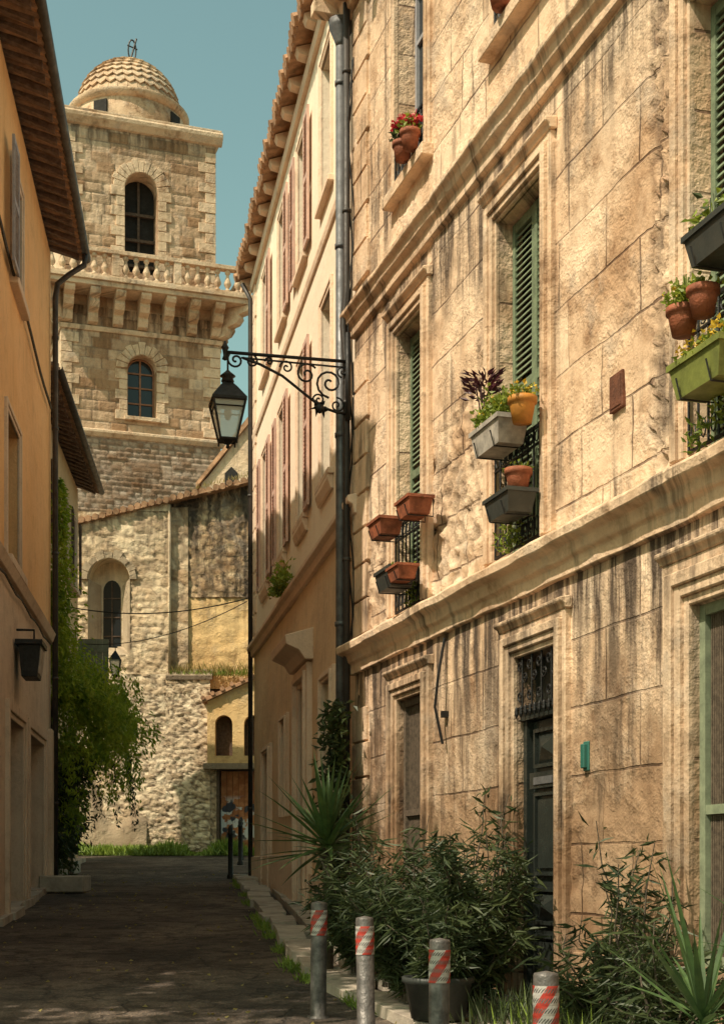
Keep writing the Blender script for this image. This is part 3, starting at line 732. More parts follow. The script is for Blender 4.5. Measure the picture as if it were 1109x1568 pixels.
# ================================================================== CHAPEL WALLS
FC=frame(0,37.5,-1,0); EC=empty('stone_chapel',FC)
def ctop(x): return 10.9+(7.44-x)*.24
def rub(x,z,sx,sz):
    w=Vector((x*.9,z*.9,1)); k1=.22*noise.noise(w*2); k2=.10*noise.noise(w*2.6+Vector((9,0,0)))
    p=Vector(((x+k1)/sx,(z+k2)/sz,0)); d,pt=noise.voronoi(p)
    return d[1]-d[0],abs(math.sin(pt[0][0]*12.9+pt[0][1]*78.2)*43758.5)%1
def wall_rub(m,x0,x1,z0,z1,holes,y,cell,amp,sx=.30,sz=.115,topf=None,depth=.35,cs=1.0):
    n0=len(m.v)
    def dd(x,z):
        e,c=rub(x,z,sx,sz)
        return amp*(min(.15,e)/.15*.6+.5*c)+.6*amp*noise.fractal(Vector((x*7,z*9,3)),.8,2,4)+.05*noise.noise(Vector((x*.7,z*.7,2)))
    wall(m,x0,x1,z0,z1,holes,y,cell,dd,depth,topf)
    a=m.at.setdefault('rub',[]); b=m.at.setdefault('cel',[])
    while len(a)<n0: a.append(.3); b.append(.2)
    for vv in m.v[n0:]:
        e,c=rub(vv[0],vv[2],sx,sz); a.append(e if vv[1]>y-.2 else .3); b.append(c*cs)
def blk(x,z,bw,bh):
    zz=z+.015*noise.noise(Vector((x*1.3,z*1.3,2))); r=math.floor(zz/bh); fz=zz/bh-r
    h=abs(math.sin(r*91.7)*4375.5)%1; w_=bw*(.75+.5*h); xx=(x+h*3+50)/w_+.03*noise.noise(Vector((x,z,7))); c=math.floor(xx); fx=xx-c
    e=min(fx*w_,(1-fx)*w_,fz*bh,(1-fz)*bh)
    return e,abs(math.sin(c*12.9+r*78.2)*4375.85)%1
def wall_blk(m,x0,x1,z0,z1,holes,y,cell,amp,bw,bh,depth=.4,jw=.03):
    n0=len(m.v)
    def dd(x,z):
        e,c=blk(x,z,bw,bh)
        return amp*(min(1,e/jw)-1)+amp*.8*(c-.5)+.014*noise.fractal(Vector((x*5,z*5,3)),.8,2,4)
    wall(m,x0,x1,z0,z1,holes,y,cell,dd,depth)
    a=m.at.setdefault('rub',[]); b=m.at.setdefault('cel',[])
    while len(a)<n0: a.append(.3); b.append(.2)
    for vv in m.v[n0:]:
        e,c=blk(vv[0],vv[2],bw,bh); a.append(min(.3,e/jw*.18)); b.append(c)
hl=(6.05,7.15,7.45,9.97,.55)
m=MB(); m.mat(M_C,True)
wall_rub(m,5.05,9.5,6.9,11.2,[hl],-.05,.045,.045,.40,.15,topf=None,depth=.50,cs=.8)
m.cs=False; arch_fill(m,6.6,.55,9.42,.03,.55)
m.add([(5.05,.0,11.2),(9.5,0,11.2),(9.5,0,11.201),(6.2,0,11.201),(5.05,0,ctop(5.05))],[(0,3,4)])
m.box(6.04,7.16,-.56,-.52,7.4,10.0)
m.done('upper_wall',parent=EC,rn=False)
m=MB(); m.mat(M_Cd,True)
wall_rub(m,-1.0,5.05,9.0,11.0,[],-.27,.05,.07,.38,.13,topf=lambda x:ctop(x))
m.mat(M_Co,True)
wall(m,-1.0,5.05,6.6,9.02,[],-.25,.08,lambda x,z:.04*noise.fractal(Vector((x*2,z*3,4)),.8,2,5))
m.mat(M_C,True); wall_rub(m,4.55,5.06,6.9,11.35,[],-.2,.06,.05,.5,.35)
m.box(5.0,5.055,-.3,-.0,6.9,11.4)
m.done('gable_wall',parent=EC,rn=False)
m=MB(); m.mat(M_Cd); m.box(-1,9.5,-6,-.6,0,10.3)
m.add([(9.5,-.6,10.3),(9.5,-6,10.3),(-1,-6,10.3),(-1,-.6,10.3),(9.5,-.6,10.4),(-1,-.6,12.8)],[(3,0,4,5)]); m.done('core',parent=EC)
m=MB(); m.mat(M_Cr,True)
wall_rub(m,5.1,9.5,0,6.95,[],0,.036,.042,.30,.10)
wall_rub(m,3.95,5.1,0,6.95,[],.05,.036,.05,.26,.10)
wall_rub(m,-1,3.95,0,4.6,[(2.75,3.7,2.0,4.45,.35)],.02,.045,.045,.34,.14)
m.done('rubble_wall',parent=EC,rn=False)
m=MB(); m.mat(M_Cr); 
m.prx([(-.3,6.85),(.1,6.8),(.12,6.9),(-.3,7.15)],3.9,5.1)
m.done('ledge',parent=EC)
m=MB(); m.mat(M_C,True)
def dpatch(x,z):
    e=(z-3.2+1.2*noise.noise(Vector((x*1.2,z*.5,0)))+ (6.7-x)*.8)
    return -.20*max(0,min(1,e*1.5))+.015*noise.noise(Vector((x*3,z*3,1)))
wall(m,5.6,9.5,0,5.2,[],.15,.08,dpatch)
m.done('render_patch',parent=EC,rn=False)
m=MB(); m.mat(M_Co)
wall(m,2.4,4.0,4.6,6.2,[(3.35,3.8,4.8,5.85,.3),(2.6,3.05,4.8,5.85,.3)],.3,.5)
arch_fill(m,3.575,.225,5.625,.3,.3,10); arch_fill(m,2.825,.225,5.625,.3,.3,10)
m.add([(4.0,.3,6.2),(2.4,.3,6.2),(2.4,.3,6.95)],[(0,1,2)])
m.add([(4.0,.3,4.6),(4.0,-.3,4.6),(4.0,-.3,6.2),(4.0,.3,6.2)],[(0,1,2,3)])
m.mat(M_wood); m.box(2.4,3.99,-.02,0,4.62,6.2)
m.mat(M_Co); m.box(3.05,3.30,-.02,.15,4.62,5.9)
m.mat(M_Cr); m.box(2.2,4.1,-.2,.4,4.45,4.6)
m.mat(M_tile); m.hexa([(4.12,-.3,6.16),(2.3,-.3,7.0),(2.3,.42,7.0),(4.12,.42,6.16)],[(4.12,-.3,6.26),(2.3,-.3,7.1),(2.3,.42,7.1),(4.12,.42,6.26)])
for i in range(8):
    f=i/7; m.tube([(4.1-1.75*f,.46,6.28+.84*f),(4.1-1.75*f,-.3,6.28+.84*f)],.06,7)
m.done('arched_niche',parent=EC)
m=MB(); m.mat(M_tile)
x=-1.0
while x<9.5:
    z=ctop(x)+U(-.02,.02); m.tube([(x,.14+U(-.05,.05),z+.02),(x,-1.2,z+.25)],.085,8); x+=U(.17,.2)
m.hexa([(-1,.1,ctop(-1)-.04),(9.5,.1,ctop(9.5)-.04),(9.5,-1.2,ctop(9.5)-.04),(-1,-1.2,ctop(-1)-.04)],[(-1,.1,ctop(-1)),(9.5,.1,ctop(9.5)),(9.5,-1.2,ctop(9.5)+.2),(-1,-1.2,ctop(-1)+.2)])
m.done('roof_tiles',parent=EC)
m=MB()
m.mat(M_glass); m.pry([(6.37,7.6),(6.83,7.6),(6.83,9.2)]+[(6.6+.23*math.cos(a),9.2+.3*math.sin(a)) for a in [math.pi*i/8 for i in range(1,8)]]+[(6.37,9.2)],-.53,-.50)
m.mat(M_wood)
for z in (8,8.5,9.0): m.box(6.37,6.83,-.5,-.48,z,z+.03)
m.box(6.585,6.615,-.498,-.478,7.6,9.45)
m.mat(M_C)
m.prx([(-.5,7.45),(0,7.45),(-.5,7.75)],6.05,7.15)
m.add([(7.15,0,7.45),(7.15,0,9.45),(6.88,-.5,9.35),(6.88,-.5,7.6)],[(0,1,2,3)])
m.add([(6.05,0,7.45),(6.05,0,9.45),(6.32,-.5,9.35),(6.32,-.5,7.6)],[(0,1,2,3)])
voussoirs(m,6.6,9.42,.56,.72,-.02,.045,9)
m.done('lancet_window',parent=EC)
m,t,b=newmat('graffiti_wood',.75)
P=NN(t,'ShaderNodeTexCoord').outputs['Object']
w1=mr(t,nz(t,P,3.2,3,.5),.50,.53); w2=mr(t,nz(t,NN(t,'ShaderNodeVectorMath',{0:P,1:(5,3,1)},operation='ADD').outputs[0],3.5,2,.5),.55,.58)
zz=NN(t,'ShaderNodeSeparateXYZ',{0:P}).outputs[2]; zm=mth(t,'MULTIPLY',mr(t,zz,2.5,2.7),mr(t,zz,3.6,3.8,1,0))
col=mix(t,mr(t,nz(t,P,6,4),.4,.6),(.38,.13,.05),(.56,.24,.10))
col=mix(t,mth(t,'MULTIPLY',w1,zm),col,(.7,.7,.7)); col=mix(t,mth(t,'MULTIPLY',w2,zm),col,(.06,.06,.08))
t.links.new(col,b.inputs['Base Color']); M_graf=m
m=MB(); m.mat(M_graf)
for i in range(6): m.box(2.76+i*.155,2.76+i*.155+.148,-.12,-.08,2.1,4.42)
m.mat(M_wood); m.box(2.7,3.75,.06,.12,4.45,4.6); m.box(3.7,3.78,-.2,.12,2.0,4.45)
m.done('graffiti_door',parent=EC,bevel=.004)
m=MB(); m.mat(M_dry)
for i in range(1200):
    x=U(-.5,5.0); m.leaf((x,-.1+U(-.1,.15),6.95+U(-.1,.1)),(U(-.6,.6),U(-.3,.6),1),U(.1,.36),.02)
m.mat(M_grass)
for i in range(350):
    x=U(3,5.0); m.leaf((x,-.1+U(-.1,.2),6.9),(U(-.6,.6),U(-.3,.6),1),U(.08,.25),.02)
m.mat(M_dry)
for i in range(240):
    x=U(-.5,4.5); m.leaf((x,.05,ctop(x)+.1),(U(-.6,.6),U(-.3,.6),1),U(.08,.22),.02)
m.done('wall_top_grass',frame=FC,rn=False)
m=MB(); m.mat(M_grass)
for i in range(9500):
    x=U(2.2,8.6); y=abs(random.gauss(0,.5)); dn=noise.noise(Vector((x*1.3,0,5)))+.7
    if R()>dn+.35: continue
    m.leaf((x,y+.12,2.2),(U(-.8,.8),U(-.8,.8),1),U(.10,.50)*max(.3,dn),.05)
m.done('verge_grass',frame=FC,rn=False)

m=MB(); FN=frame(0,43,-1,0); m.mat(M_Tt)
m.pry([(-3,8),(4.8,8),(4.8,13.4),(4.6,13.6),(3.2,15.4),(-3,17.5)],-5,0)
m.mat(M_tile); m.pry([(4.95,13.25),(4.95,13.4),(3.25,15.55),(-3,17.7),(-3,17.5),(3.2,15.38)],-5.1,.12)
m.mat(M_Tt); m.box(3.6,4.5,0,.06,12.6,13.1)
m.mat(M_dark); m.pry([(3.7,12.9),(4.1,12.9),(4.1,13.7),(3.9,13.9),(3.7,13.7)],.0,.02)
m.done('church_nave',frame=FN)

# ================================================================== TOWER
FT=frame(-7.675,50.045,-.9467,-.322); ET=empty('church_bell_tower',FT)
hu=2.62; hl_=2.76
m=MB(); m.mat(M_T,True)
wall_blk(m,-hu,hu,22.0,27.55,[(-.57,.57,22.6,26.1,.7)],0,.05,.038,.62,.36)
wall_blk(m,-hl_,hl_,16.95,22.0,[(-.5,.5,17.55,19.7,.45)],.14,.05,.038,.62,.36)
m.cs=False
arch_fill(m,0,.57,25.53,.02,.7); arch_fill(m,0,.5,19.2,.16,.45)
m.box(-hu+.003,hu-.003,-2*hu,-.72,22,27.5); m.box(-hu,-hu+.5,-.72,-.07,22,27.5); m.box(hu-.5,hu,-.72,-.07,22,27.5)
m.box(-hl_+.003,hl_-.003,-5.4,-.4,8,22.0); m.box(-hl_,-hl_+.5,-.4,.05,8,22.0); m.box(hl_-.5,hl_,-.4,.05,8,22.0)
m.done('shaft',parent=ET,rn=False)
m=MB(); m.mat(M_T2,True)
wall_blk(m,-hl_-.03,hl_+.03,11,16.8,[],.17,.06,.05,.34,.17,jw=.05)
m.box(-hl_,hl_,0,.1,8,16.7)
m.done('rubble_base',parent=ET,rn=False)
m=MB(); m.mat(M_Tt)
def band(hw,pts,yf):
    m.prx([(yf+a,z) for a,z in pts],-hw-pts[2][0],hw+pts[2][0])
    for s in (-1,1):
        m.pry([(s*(hw+a),z) for a,z in pts],-2*hw,yf+.0)
band(hl_,[(-.02,16.72),(.06,16.74),(.16,16.86),(.16,16.95),(-.02,17.02)],.14)
band(hu,[(-.02,27.44),(.08,27.47),(.24,27.66),(.26,27.78),(.2,27.86),(-.02,27.9)],0)
m.box(-hu-.2,hu+.2,-2*hu-.3,.2,27.86,27.94)
band(hl_,[(-.02,20.35),(.05,20.35),(.08,20.45),(.08,20.5),(-.02,20.55)],.14)
voussoirs(m,0,25.53,.58,.98,-.05,.05,13); voussoirs(m,0,19.2,.51,.88,.05,.19,11)
z=22.4;k=0
while z<25.4:
    e=.30 if k%2 else .48; o=U(-.012,.012)
    m.box(-.58-e,-.58,-.1,.045+o,z+.01,z+.34); m.box(.58,.58+e,-.1,.045-o,z+.01,z+.34); z+=.35;k+=1
z=17.4;k=0
while z<19.1:
    e=.28 if k%2 else .42
    m.box(-.51-e,-.51,.05,.185,z+.01,z+.34); m.box(.51,.51+e,.05,.185,z+.01,z+.34); z+=.35;k+=1
for yy,hw,z0_,z1_ in ((0,hu,22.2,27.3),(.14,hl_,17.05,20.3)):
    z=z0_;k=0
    while z<z1_-.3:
        e=.35 if k%2 else .6
        for s in (-1,1): m.box(s*(hw+.02),s*(hw-e),yy-.2,yy+.04+U(-.015,.01),z+.012,z+.345)
        z+=.355;k+=1
m.box(-.62,.62,.1,.28,17.4,17.53)
BO=1.0; by=.14+BO; bw=hl_+BO-.1
m.box(-bw,bw,-2*hl_-.3,by,21.55,21.72); m.box(-bw-.08,bw+.08,-2*hl_-.4,by+.08,21.72,21.86)
def corb(fn):
    fn([(0,20.55),(.22,20.6),(.30,20.78),(.28,20.9),(.55,20.98),(.66,21.15),(.62,21.27),(.88,21.33),(.95,21.45),(.93,21.548),(0,21.548)])
nC=7
for i in range(nC):
    xc=-hl_+.18+(2*hl_-.36)*i/(nC-1)
    corb(lambda pts:m.prx([(.14+a,z) for a,z in pts],xc-.17,xc+.17))
for s in (-1,1):
    for i in range(5):
        yc=-.3-i*1.1
        corb(lambda pts:m.pry([(s*(hl_+a*.95),z) for a,z in pts],yc-.17,yc+.17))
    pts=[(0,20.55),(.3,20.6),(.42,20.78),(.4,20.9),(.75,20.98),(.9,21.15),(.86,21.27),(1.2,21.33),(1.3,21.45),(1.28,21.545),(0,21.545)]
    d=Vector((s*.7071,.7071)); n_=Vector((-d.y,d.x))*.17; o=Vector((s*hl_,.14))
    A=[(o.x+d.x*a+n_.x,o.y+d.y*a+n_.y,z) for a,z in pts]; B=[(o.x+d.x*a-n_.x,o.y+d.y*a-n_.y,z) for a,z in pts]; n=len(pts)
    m.add(A+B,[tuple(range(n)),tuple(range(n,2*n))[::-1]]+[(i,(i+1)%n,n+(i+1)%n,n+i) for i in range(n)])
m.box(-bw,bw,by-.26,by-.02,21.86,21.95); m.box(-bw-.03,bw+.03,by-.29,by+.01,22.68,22.82)
for s in (-1,1):
    m.box(s*bw,s*(bw-.24),-2*hl_-.2,by-.26,21.86,21.95); m.box(s*(bw+.03),s*(bw-.27),-2*hl_-.2,by-.29,22.68,22.82)
prof=[(.10,0),(.10,.05),(.05,.08),(.06,.12),(.125,.22),(.13,.28),(.08,.42),(.055,.52),(.055,.58),(.095,.62),(.095,.73)]
m.cs=True
nb=20
for i in range(nb+1):
    x=-bw+.12+(2*bw-.24)*i/nb
    if i in (0,nb,7,13): 
        m.cs=False; m.box(x-.13,x+.13,by-.27,by-.01,21.95,22.68); m.cs=True
    else: m.lathe((x,by-.14,21.95),prof,10)
for s in (-1,1):
    for i in range(1,16): m.lathe((s*(bw-.12),by-.14-i*.37,21.95),prof,10)
m.cs=False
cy=-2.6
m.cs=True
m.lathe((0,cy,27.90),[(2.02,0),(2.02,1.2)],40)
m.lathe((0,cy,29.05),[(2.02,0),(2.10,.04),(2.18,.14),(2.20,.24),(2.1,.30),(1.8,.34)],40)
m.lathe((0,cy,27.95),[(2.12,0),(2.12,.12),(2.03,.18)],40)
m.cs=False
m.mat(M_dark)
for ang in (.9,2.35):
    c_,s_=math.cos(ang),math.sin(ang)
    p=Vector((2.03*c_,cy+2.03*s_)); tt=Vector((-s_,c_))*.26; o=Vector((c_,s_))*.04
    m.hexa([(*(p-tt-o),28.4),(*(p+tt-o),28.4),(*(p+tt+o),28.4),(*(p-tt+o),28.4)],[(*(p-tt-o),28.95),(*(p+tt-o),28.95),(*(p+tt+o),28.95),(*(p-tt+o),28.95)])
m.done('trim_and_balcony',parent=ET,bevel=.01)
m=MB(); m.mat(M_Tt,True)
RD=1.84; HD=1.85; z0=29.35
m.lathe((0,cy,z0),[(RD*math.cos(a)*.985,HD*math.sin(a)*.985) for a in [math.pi/2*i/12 for i in range(12)]]+[(.02,HD*.985)],40)
m.cs=False
rows=11
for r_ in range(rows):
    a0=math.pi/2*r_/rows; a1=math.pi/2*(r_+1.35)/rows
    n=max(8,int(34*math.cos(a0)))
    for j in range(n):
        th=2*math.pi*(j+(r_%2)*.5)/n; hw_=math.pi/n*.97
        def pt(a,tq,o): 
            rr=(RD+o)*math.cos(min(a,1.56)); return (rr*math.cos(tq),cy+rr*math.sin(tq),z0+(HD+o)*math.sin(min(a,1.56)))
        am=a0+(a1-a0)*.35
        m.add([pt(a0,th,.08),pt(am,th+hw_,.065),pt(a1,th+hw_,.0),pt(a1,th-hw_,.0),pt(am,th-hw_,.065)],[(0,1,2,3,4)])
        m.add([pt(a0,th,.08),pt(am,th+hw_,.065),pt(am,th+hw_,-.03),pt(a0,th,-.03)],[(0,1,2,3)])
        m.add([pt(a0,th,.08),pt(am,th-hw_,.065),pt(am,th-hw_,-.03),pt(a0,th,-.03)],[(0,1,2,3)])
m.done('dome',parent=ET,rn=False)
m=MB(); m.mat(M_iron); zt0=z0+HD
m.lathe((0,cy,zt0-.03),[(.16,0),(.1,.1),(.04,.16),(0,.17)],10)
m.tube([(0,cy,zt0),(-.12,cy,zt0+.45),(-.28,cy,zt0+1.05)],.035,5)
m.tube([(.25,cy,zt0+.15),(.05,cy,zt0+.1),(0,cy,zt0+.12)],.025,5)
m.tube([(-.12+.14*math.cos(a)+.0,cy,zt0+.6+.38*math.sin(a)) for a in [i*math.pi/8 for i in range(17)]],.03,5)
m.tube([(-.32,cy,zt0+.66),(.05,cy,zt0+.76)],.025,5)
m.done('weathervane',parent=ET)
m=MB(); m.mat(M_dark); m.box(-.6,.6,-.715,-.70,22.5,26.15)
m.mat(M_wood); 
for z in (23.0,23.9,24.8): m.box(-.56,.56,-.6,-.5,z,z+.1)
m.box(-.04,.04,-.62,-.55,22.6,26.0)
m.done('belfry_louvers',parent=ET)
m=MB(); m.mat(M_glass); m.box(-.5,.5,-.32,-.30,17.5,19.75)
fm=simple('window_wood',(.32,.15,.08),.7); m.mat(fm)
for x in (-.5,-.03,.44): m.box(x,x+.06,-.298,-.24,17.55,19.7)
for z in (17.55,18.1,18.65,19.15): m.box(-.44,.44,-.296,-.25,z,z+.05)
m.tube([(.47*math.cos(a),-.26,19.2+.47*math.sin(a)) for a in [math.pi*i/10 for i in range(11)]],.04,5)
m.done('arched_window',parent=ET)

# ================================================================== GROUND
m=MB(); m.mat(M_grd)
ys=[-400,-20,37,500]
vs=[]
for y in ys: vs+= [(-400,y,g(y)),(400,y,g(y))]
m.add(vs,[(0,1,3,2),(2,3,5,4),(4,5,7,6)]); m.done('ground',rn=False)
m=MB(); m.mat(M_asph)
ys=[-15+i*1.0 for i in range(53)]
xs=[-9+i*.5 for i in range(30)]
vs=[(x,y,g(y)+.006) for y in ys for x in xs]; n=len(xs)
m.add(vs,[(j*n+i,j*n+i+1,(j+1)*n+i+1,(j+1)*n+i) for j in range(len(ys)-1) for i in range(n-1)])
m.add([(-30,34.3,g(34.3)+.010),(8,34.3,g(34.3)+.010),(8,37,g(37)+.010),(-30,37,g(37)+.010)],[(0,1,2,3)])
m.done('road',rn=False)
def lin(pts,y):
    for (xa,ya),(xb,yb) in zip(pts,pts[1:]):
        if ya<=y<=yb: return xa+(xb-xa)*(y-ya)/(yb-ya)
    return pts[-1][0]
KR=[(3.9,-2),(1.75,6),(.15,11.5),(-.60,13.9),(-1.3,19),(-2.42,27.6)]
KL=[(-2.3,-2),(-3.2,8),(-4.60,18.6),(-5.30,24.5),(-5.45,25.6),(-6.2,31),(-6.5,34)]
def pave(name,K,wallf,y0,y1,side):
    m=MB(); m.mat(M_kerb); y=y0
    while y<y1:
        L=U(.55,1.05); a,b=y+.01,min(y+L,y1)-.01; w=U(.30,.42); h=.12+U(-.03,.02)
        o=U(-.08,.04)
        xa,xb=lin(K,a)+o,lin(K,b)+o+U(-.05,.05)
        P=[(xa,a),(xa+side*w,a),(xb+side*w,b),(xb,b)]
        m.hexa([(p[0],p[1],g(p[1])-.1) for p in P],[(p[0]+(side*.012 if k in(0,3) else 0),p[1],g(p[1])+h+U(-.016,.012)) for k,p in enumerate(P)])
        y+=L
    y=y0
    while y<y1:
        L=U(.6,1.0); a,b=y+.008,min(y+L,y1)-.008
        xa,xb=lin(K,a)+side*.46,lin(K,b)+side*.46; wa,wb=wallf(a),wallf(b)
        nn=max(1,int(abs(wa-xa)/.6))
        for k in range(nn):
            e=.006/ max(.1,abs(wa-xa))
            p=lambda x,w,f:x+(w-x)*f
            f0,f1=k/nn+e,(k+1)/nn-e
            P=[(p(xa,wa,f0),a),(p(xa,wa,f1),a),(p(xb,wb,f1),b),(p(xb,wb,f0),b)]
            h=.115+U(-.02,.01)
            m.hexa([(q_[0],q_[1],g(q_[1])-.1) for q_ in P],[(q_[0],q_[1],g(q_[1])+h) for q_ in P])
        y+=L
    m.done(name,bevel=.016)
def wR(y): return (4.87-.2998*y) if y<16.48 else (2.94-.1816*y)
def wL(y): return (-2.56-.116*y) if y<25.5 else (-3.6-.0916*y)
pave('pavement',KR,lambda y:wR(y)+.02,0,27.8,1)
pave('pavement',KL,lambda y:wL(y)-.02,4,33.9,-1)
m=MB(); m.mat(M_kerb); 
for y,w,h in ((24.6,.75,.28),(26.2,.6,.3),(29.5,.5,.25)):
    x=wL(y); m.hexa([(x,y-.5,g(y)),(x+w,y-.5,g(y)),(x+w-.06,y+.5,g(y)),(x-.06,y+.5,g(y))],[(x,y-.5,g(y)+h),(x+w,y-.5,g(y)+h),(x+w-.06,y+.5,g(y)+h),(x-.06,y+.5,g(y)+h)])
m.done('door_steps',bevel=.02)
m=MB(); m.mat(M_grass)
for i in range(2600):
    y=U(11,27); x=lin(KR,y)-.03+random.gauss(0,.05)
    if noise.noise(Vector((x*2,y*1.3,0)))<.12: continue
    m.leaf((x,y,g(y)),(U(-1,1),U(-1,1),1),U(.04,.15),.016)
m.done('kerb_weeds',rn=False)
m=MB(); m.mat(M_dry)
for i in range(260):
    y=U(8,30); x=U(lin(KL,y),lin(KR,y)); m.leaf((x,y,g(y)+.012),(U(-1,1),U(-1,1),.1),.05,.03)
m.done('fallen_leaves',rn=False)

# ================================================================== BOLLARDS
def bollard(x,y,h=.92,r=.06,lean=0):
    m=MB(); m.mat(M_boll,True); z=0
    m.lathe((0,0,z-.1),[(r*1.35,0),(r*1.35,.115),(r,.125),(r,.1+h-.015),(r*.93,.1+h),(0.001,.1+h+.012)],24)
    n=24; z0=h-.26; z1=h-.06; rr=r+.003; tw=math.radians(115)
    for i in range(n):
        m.mat(M_red if (i//4)%2 else M_white,True)
        S=4
        for k in range(S):
            za,zb=z0+(z1-z0)*k/S,z0+(z1-z0)*(k+1)/S; oa,ob=tw*k/S,tw*(k+1)/S
            a0,a1=2*math.pi*i/n,2*math.pi*(i+1)/n
            m.add([(rr*math.cos(a0+oa),rr*math.sin(a0+oa),za),(rr*math.cos(a1+oa),rr*math.sin(a1+oa),za),(rr*math.cos(a1+ob),rr*math.sin(a1+ob),zb),(rr*math.cos(a0+ob),rr*math.sin(a0+ob),zb)],[(0,1,2,3)])
    m.done('bollard',frame=Matrix.Translation((x,y,g(y)))@Matrix.Rotation(lean,4,'Y')@Matrix.Rotation(U(0,6),4,'Z'),rn=False)
for y,l in ((11.43,.01),(10.16,-.015),(8.73,.012),(7.2,0)): bollard(3.08-.3*y,y,.92,.064,l)
def dpost(x,y):
    m=MB(); m.mat(M_iron,True); m.lathe((0,0,-.1),[(.07,0),(.07,.16),(.05,.2),(.045,.95),(.06,.97),(.06,1.0),(.045,1.03),(.05,1.08),(.03,1.13),(0.001,1.15)],14)
    m.done('iron_bollard',frame=Matrix.Translation((x,y,g(y))))
dpost(-2.55,27.9); dpost(-2.75,32.5); dpost(-2.9,34.5)

# ================================================================== PLANTS
def oleander(x,y,h,rad,n=26,mat=M_olea,pot=False,name='oleander_bush',lv=60,t0=.12):
    m=MB(); z0=g(y)+.12
    if pot:
        m.mat(M_dbox,True); m.lathe((0,0,0),[(.20,0),(.25,.26),(.27,.27),(.27,.31),(.24,.31),(.23,.25)],18)
        m.mat(M_soil); m.lathe((0,0,.22),[(.22,0),(.22,.03)],14)
    for i in range(n):
        a=R()*6.28; sp_=U(.15,1)**.7*rad; H=h*U(.45,1.0)
        P=[Vector((.10*math.cos(a),.10*math.sin(a),.22 if pot else 0))]
        for k in range(1,6):
            t=k/5; P.append(Vector((sp_*math.cos(a)*t**1.1+U(-.05,.05),sp_*math.sin(a)*t**1.1+U(-.05,.05),(.22 if pot else 0)+(H-.22)*(t if sp_<.7*rad else t-.18*t*t))))
        m.mat(M_bark); m.tube(P,[.012,.011,.009,.007,.005,.003],4)
        m.mat(mat)
        for j in range(lv):
            t=U(t0,1)**.85; f=t*5; k=min(4,int(f)); p=P[k].lerp(P[k+1],f-k)
            aa=R()*6.28; m.leaf(p+Vector((U(-.05,.05),U(-.05,.05),U(-.04,.04))),(math.cos(aa),math.sin(aa),U(-1.0,.7)),U(.10,.20),U(.018,.03))
    m.done(name,frame=Matrix.Translation((x,y,z0)),rn=False)
def ptR(y,out): return (4.87-.2998*y-out*.958-0,y-out*.287)
for y,o,h,r in ((13.5,.85,1.35,.62),(12.6,.85,1.75,.62),(11.8,.95,1.5,.6),(11.25,.7,1.95,.5)):
    x,yy=ptR(y,o); oleander(x,yy,h,r,40,lv=90)
x,yy=ptR(11.0,1.05); oleander(x,yy,1.0,.4,22,lv=60,pot=True)
for y,o,h,r in ((9.9,.3,1.5,.4),(9.3,.35,1.75,.42),(8.75,.45,1.2,.4)):
    x,yy=ptR(y,o); oleander(x,yy,h,r,17,lv=46,t0=.2)
x,yy=ptR(11.9,.25); oleander(x,yy,2.0,.3,12,lv=45)
def yucca(x,y,th,L,n,name='yucca_plant',w=.06):
    m=MB(); m.mat(M_bark,True); m.tube([(0,0,0),(.02,0,th*.5),(0,.01,th)],[.06,.05,.05],8)
    m.mat(M_yuc)
    for i in range(n):
        a=i*2.4; e=-.35+1.7*(i/n); e=e+U(-.2,.2)
        m.sword((0,0,th+.05*i/n+U(-.05,.05)),(math.cos(a)*math.cos(e),math.sin(a)*math.cos(e),math.sin(e)),L*U(.7,1.1),w,U(.02,.18))
    m.done(name,frame=Matrix.Translation((x,y,g(y)+.1)),rn=False)
x,yy=ptR(14.0,1.05); yucca(x,yy,1.15,.88,56,w=.085)
x,yy=ptR(7.75,.80); yucca(x,yy,.50,.90,34,w=.055)
x,yy=ptR(7.2,.45); yucca(x,yy,.85,.85,34,w=.06)
m=MB(); 
for i in range(2600):
    y=U(7.2,11.0); o=abs(random.gauss(.3,.35)); x,yy=ptR(y,o)
    m.mat(M_grass if R()<.12 else M_olea); m.leaf((x,yy,g(yy)+.1),(U(-.6,.6),U(-.6,.6),1),U(.08,.36),.016)
m.done('low_plants',rn=False)
m=MB(); m.mat(M_ivyd)
for i in range(1500):
    z=U(1.2,3.75); w=.20*(1-.35*abs(z-2.6)/1.3)*(.7+.6*noise.noise(Vector((z*2,0,0)))); m.leaf((16.95+random.gauss(0,w),.2+abs(random.gauss(0,.12)),z),(U(-1,1),U(-.3,1),U(-.8,.4)),U(.07,.14),.05)
m.done('climbing_ivy',frame=FR,rn=False)
# climbing vine hanging off the left cottage
m=MB()
blobs=[]
for i in range(110):
    t=R(); z=2.0+5.2*t
    if z>3.9: px=.35+1.55*math.exp(-((z-4.7)/.95)**2)
    else: px=.35+.45*(z-1.9)/2.0
    xx_=X(27.2)+U(-1.6,1.5) if z<6 else X(26.1)+U(-.5,.3)
    blobs.append((Vector((xx_,max(.1,U(.1,1)*px*1.1),z)),U(.14,.32),z))
for c,r_,z in blobs:
    m.mat(M_ivy if z>3.8 or R()<.1 else M_ivyd)
    for j in range(150):
        d=Vector((random.gauss(0,1),random.gauss(0,1),random.gauss(0,1))).normalized()*r_*U(.4,1.2); d.z*=1.3
        m.leaf(c+d,(U(-1,1),U(-.4,1),U(-1.4,.1)),U(.09,.18),U(.035,.06))
for i in range(90):
    c=Vector((X(27.0)+U(-1.5,1.5),U(.4,1.8),U(3.9,5.7))); L=U(.5,1.6)
    m.mat(M_ivy if c.z-L>2.9 else M_ivyd)
    for j in range(44):
        t=R(); m.leaf(c+Vector((U(-.05,.05),U(-.05,.05)+.1*t,-L*t)),(U(-1,1),U(-1,1),-1),.1,.04)
m.mat(M_ivy)
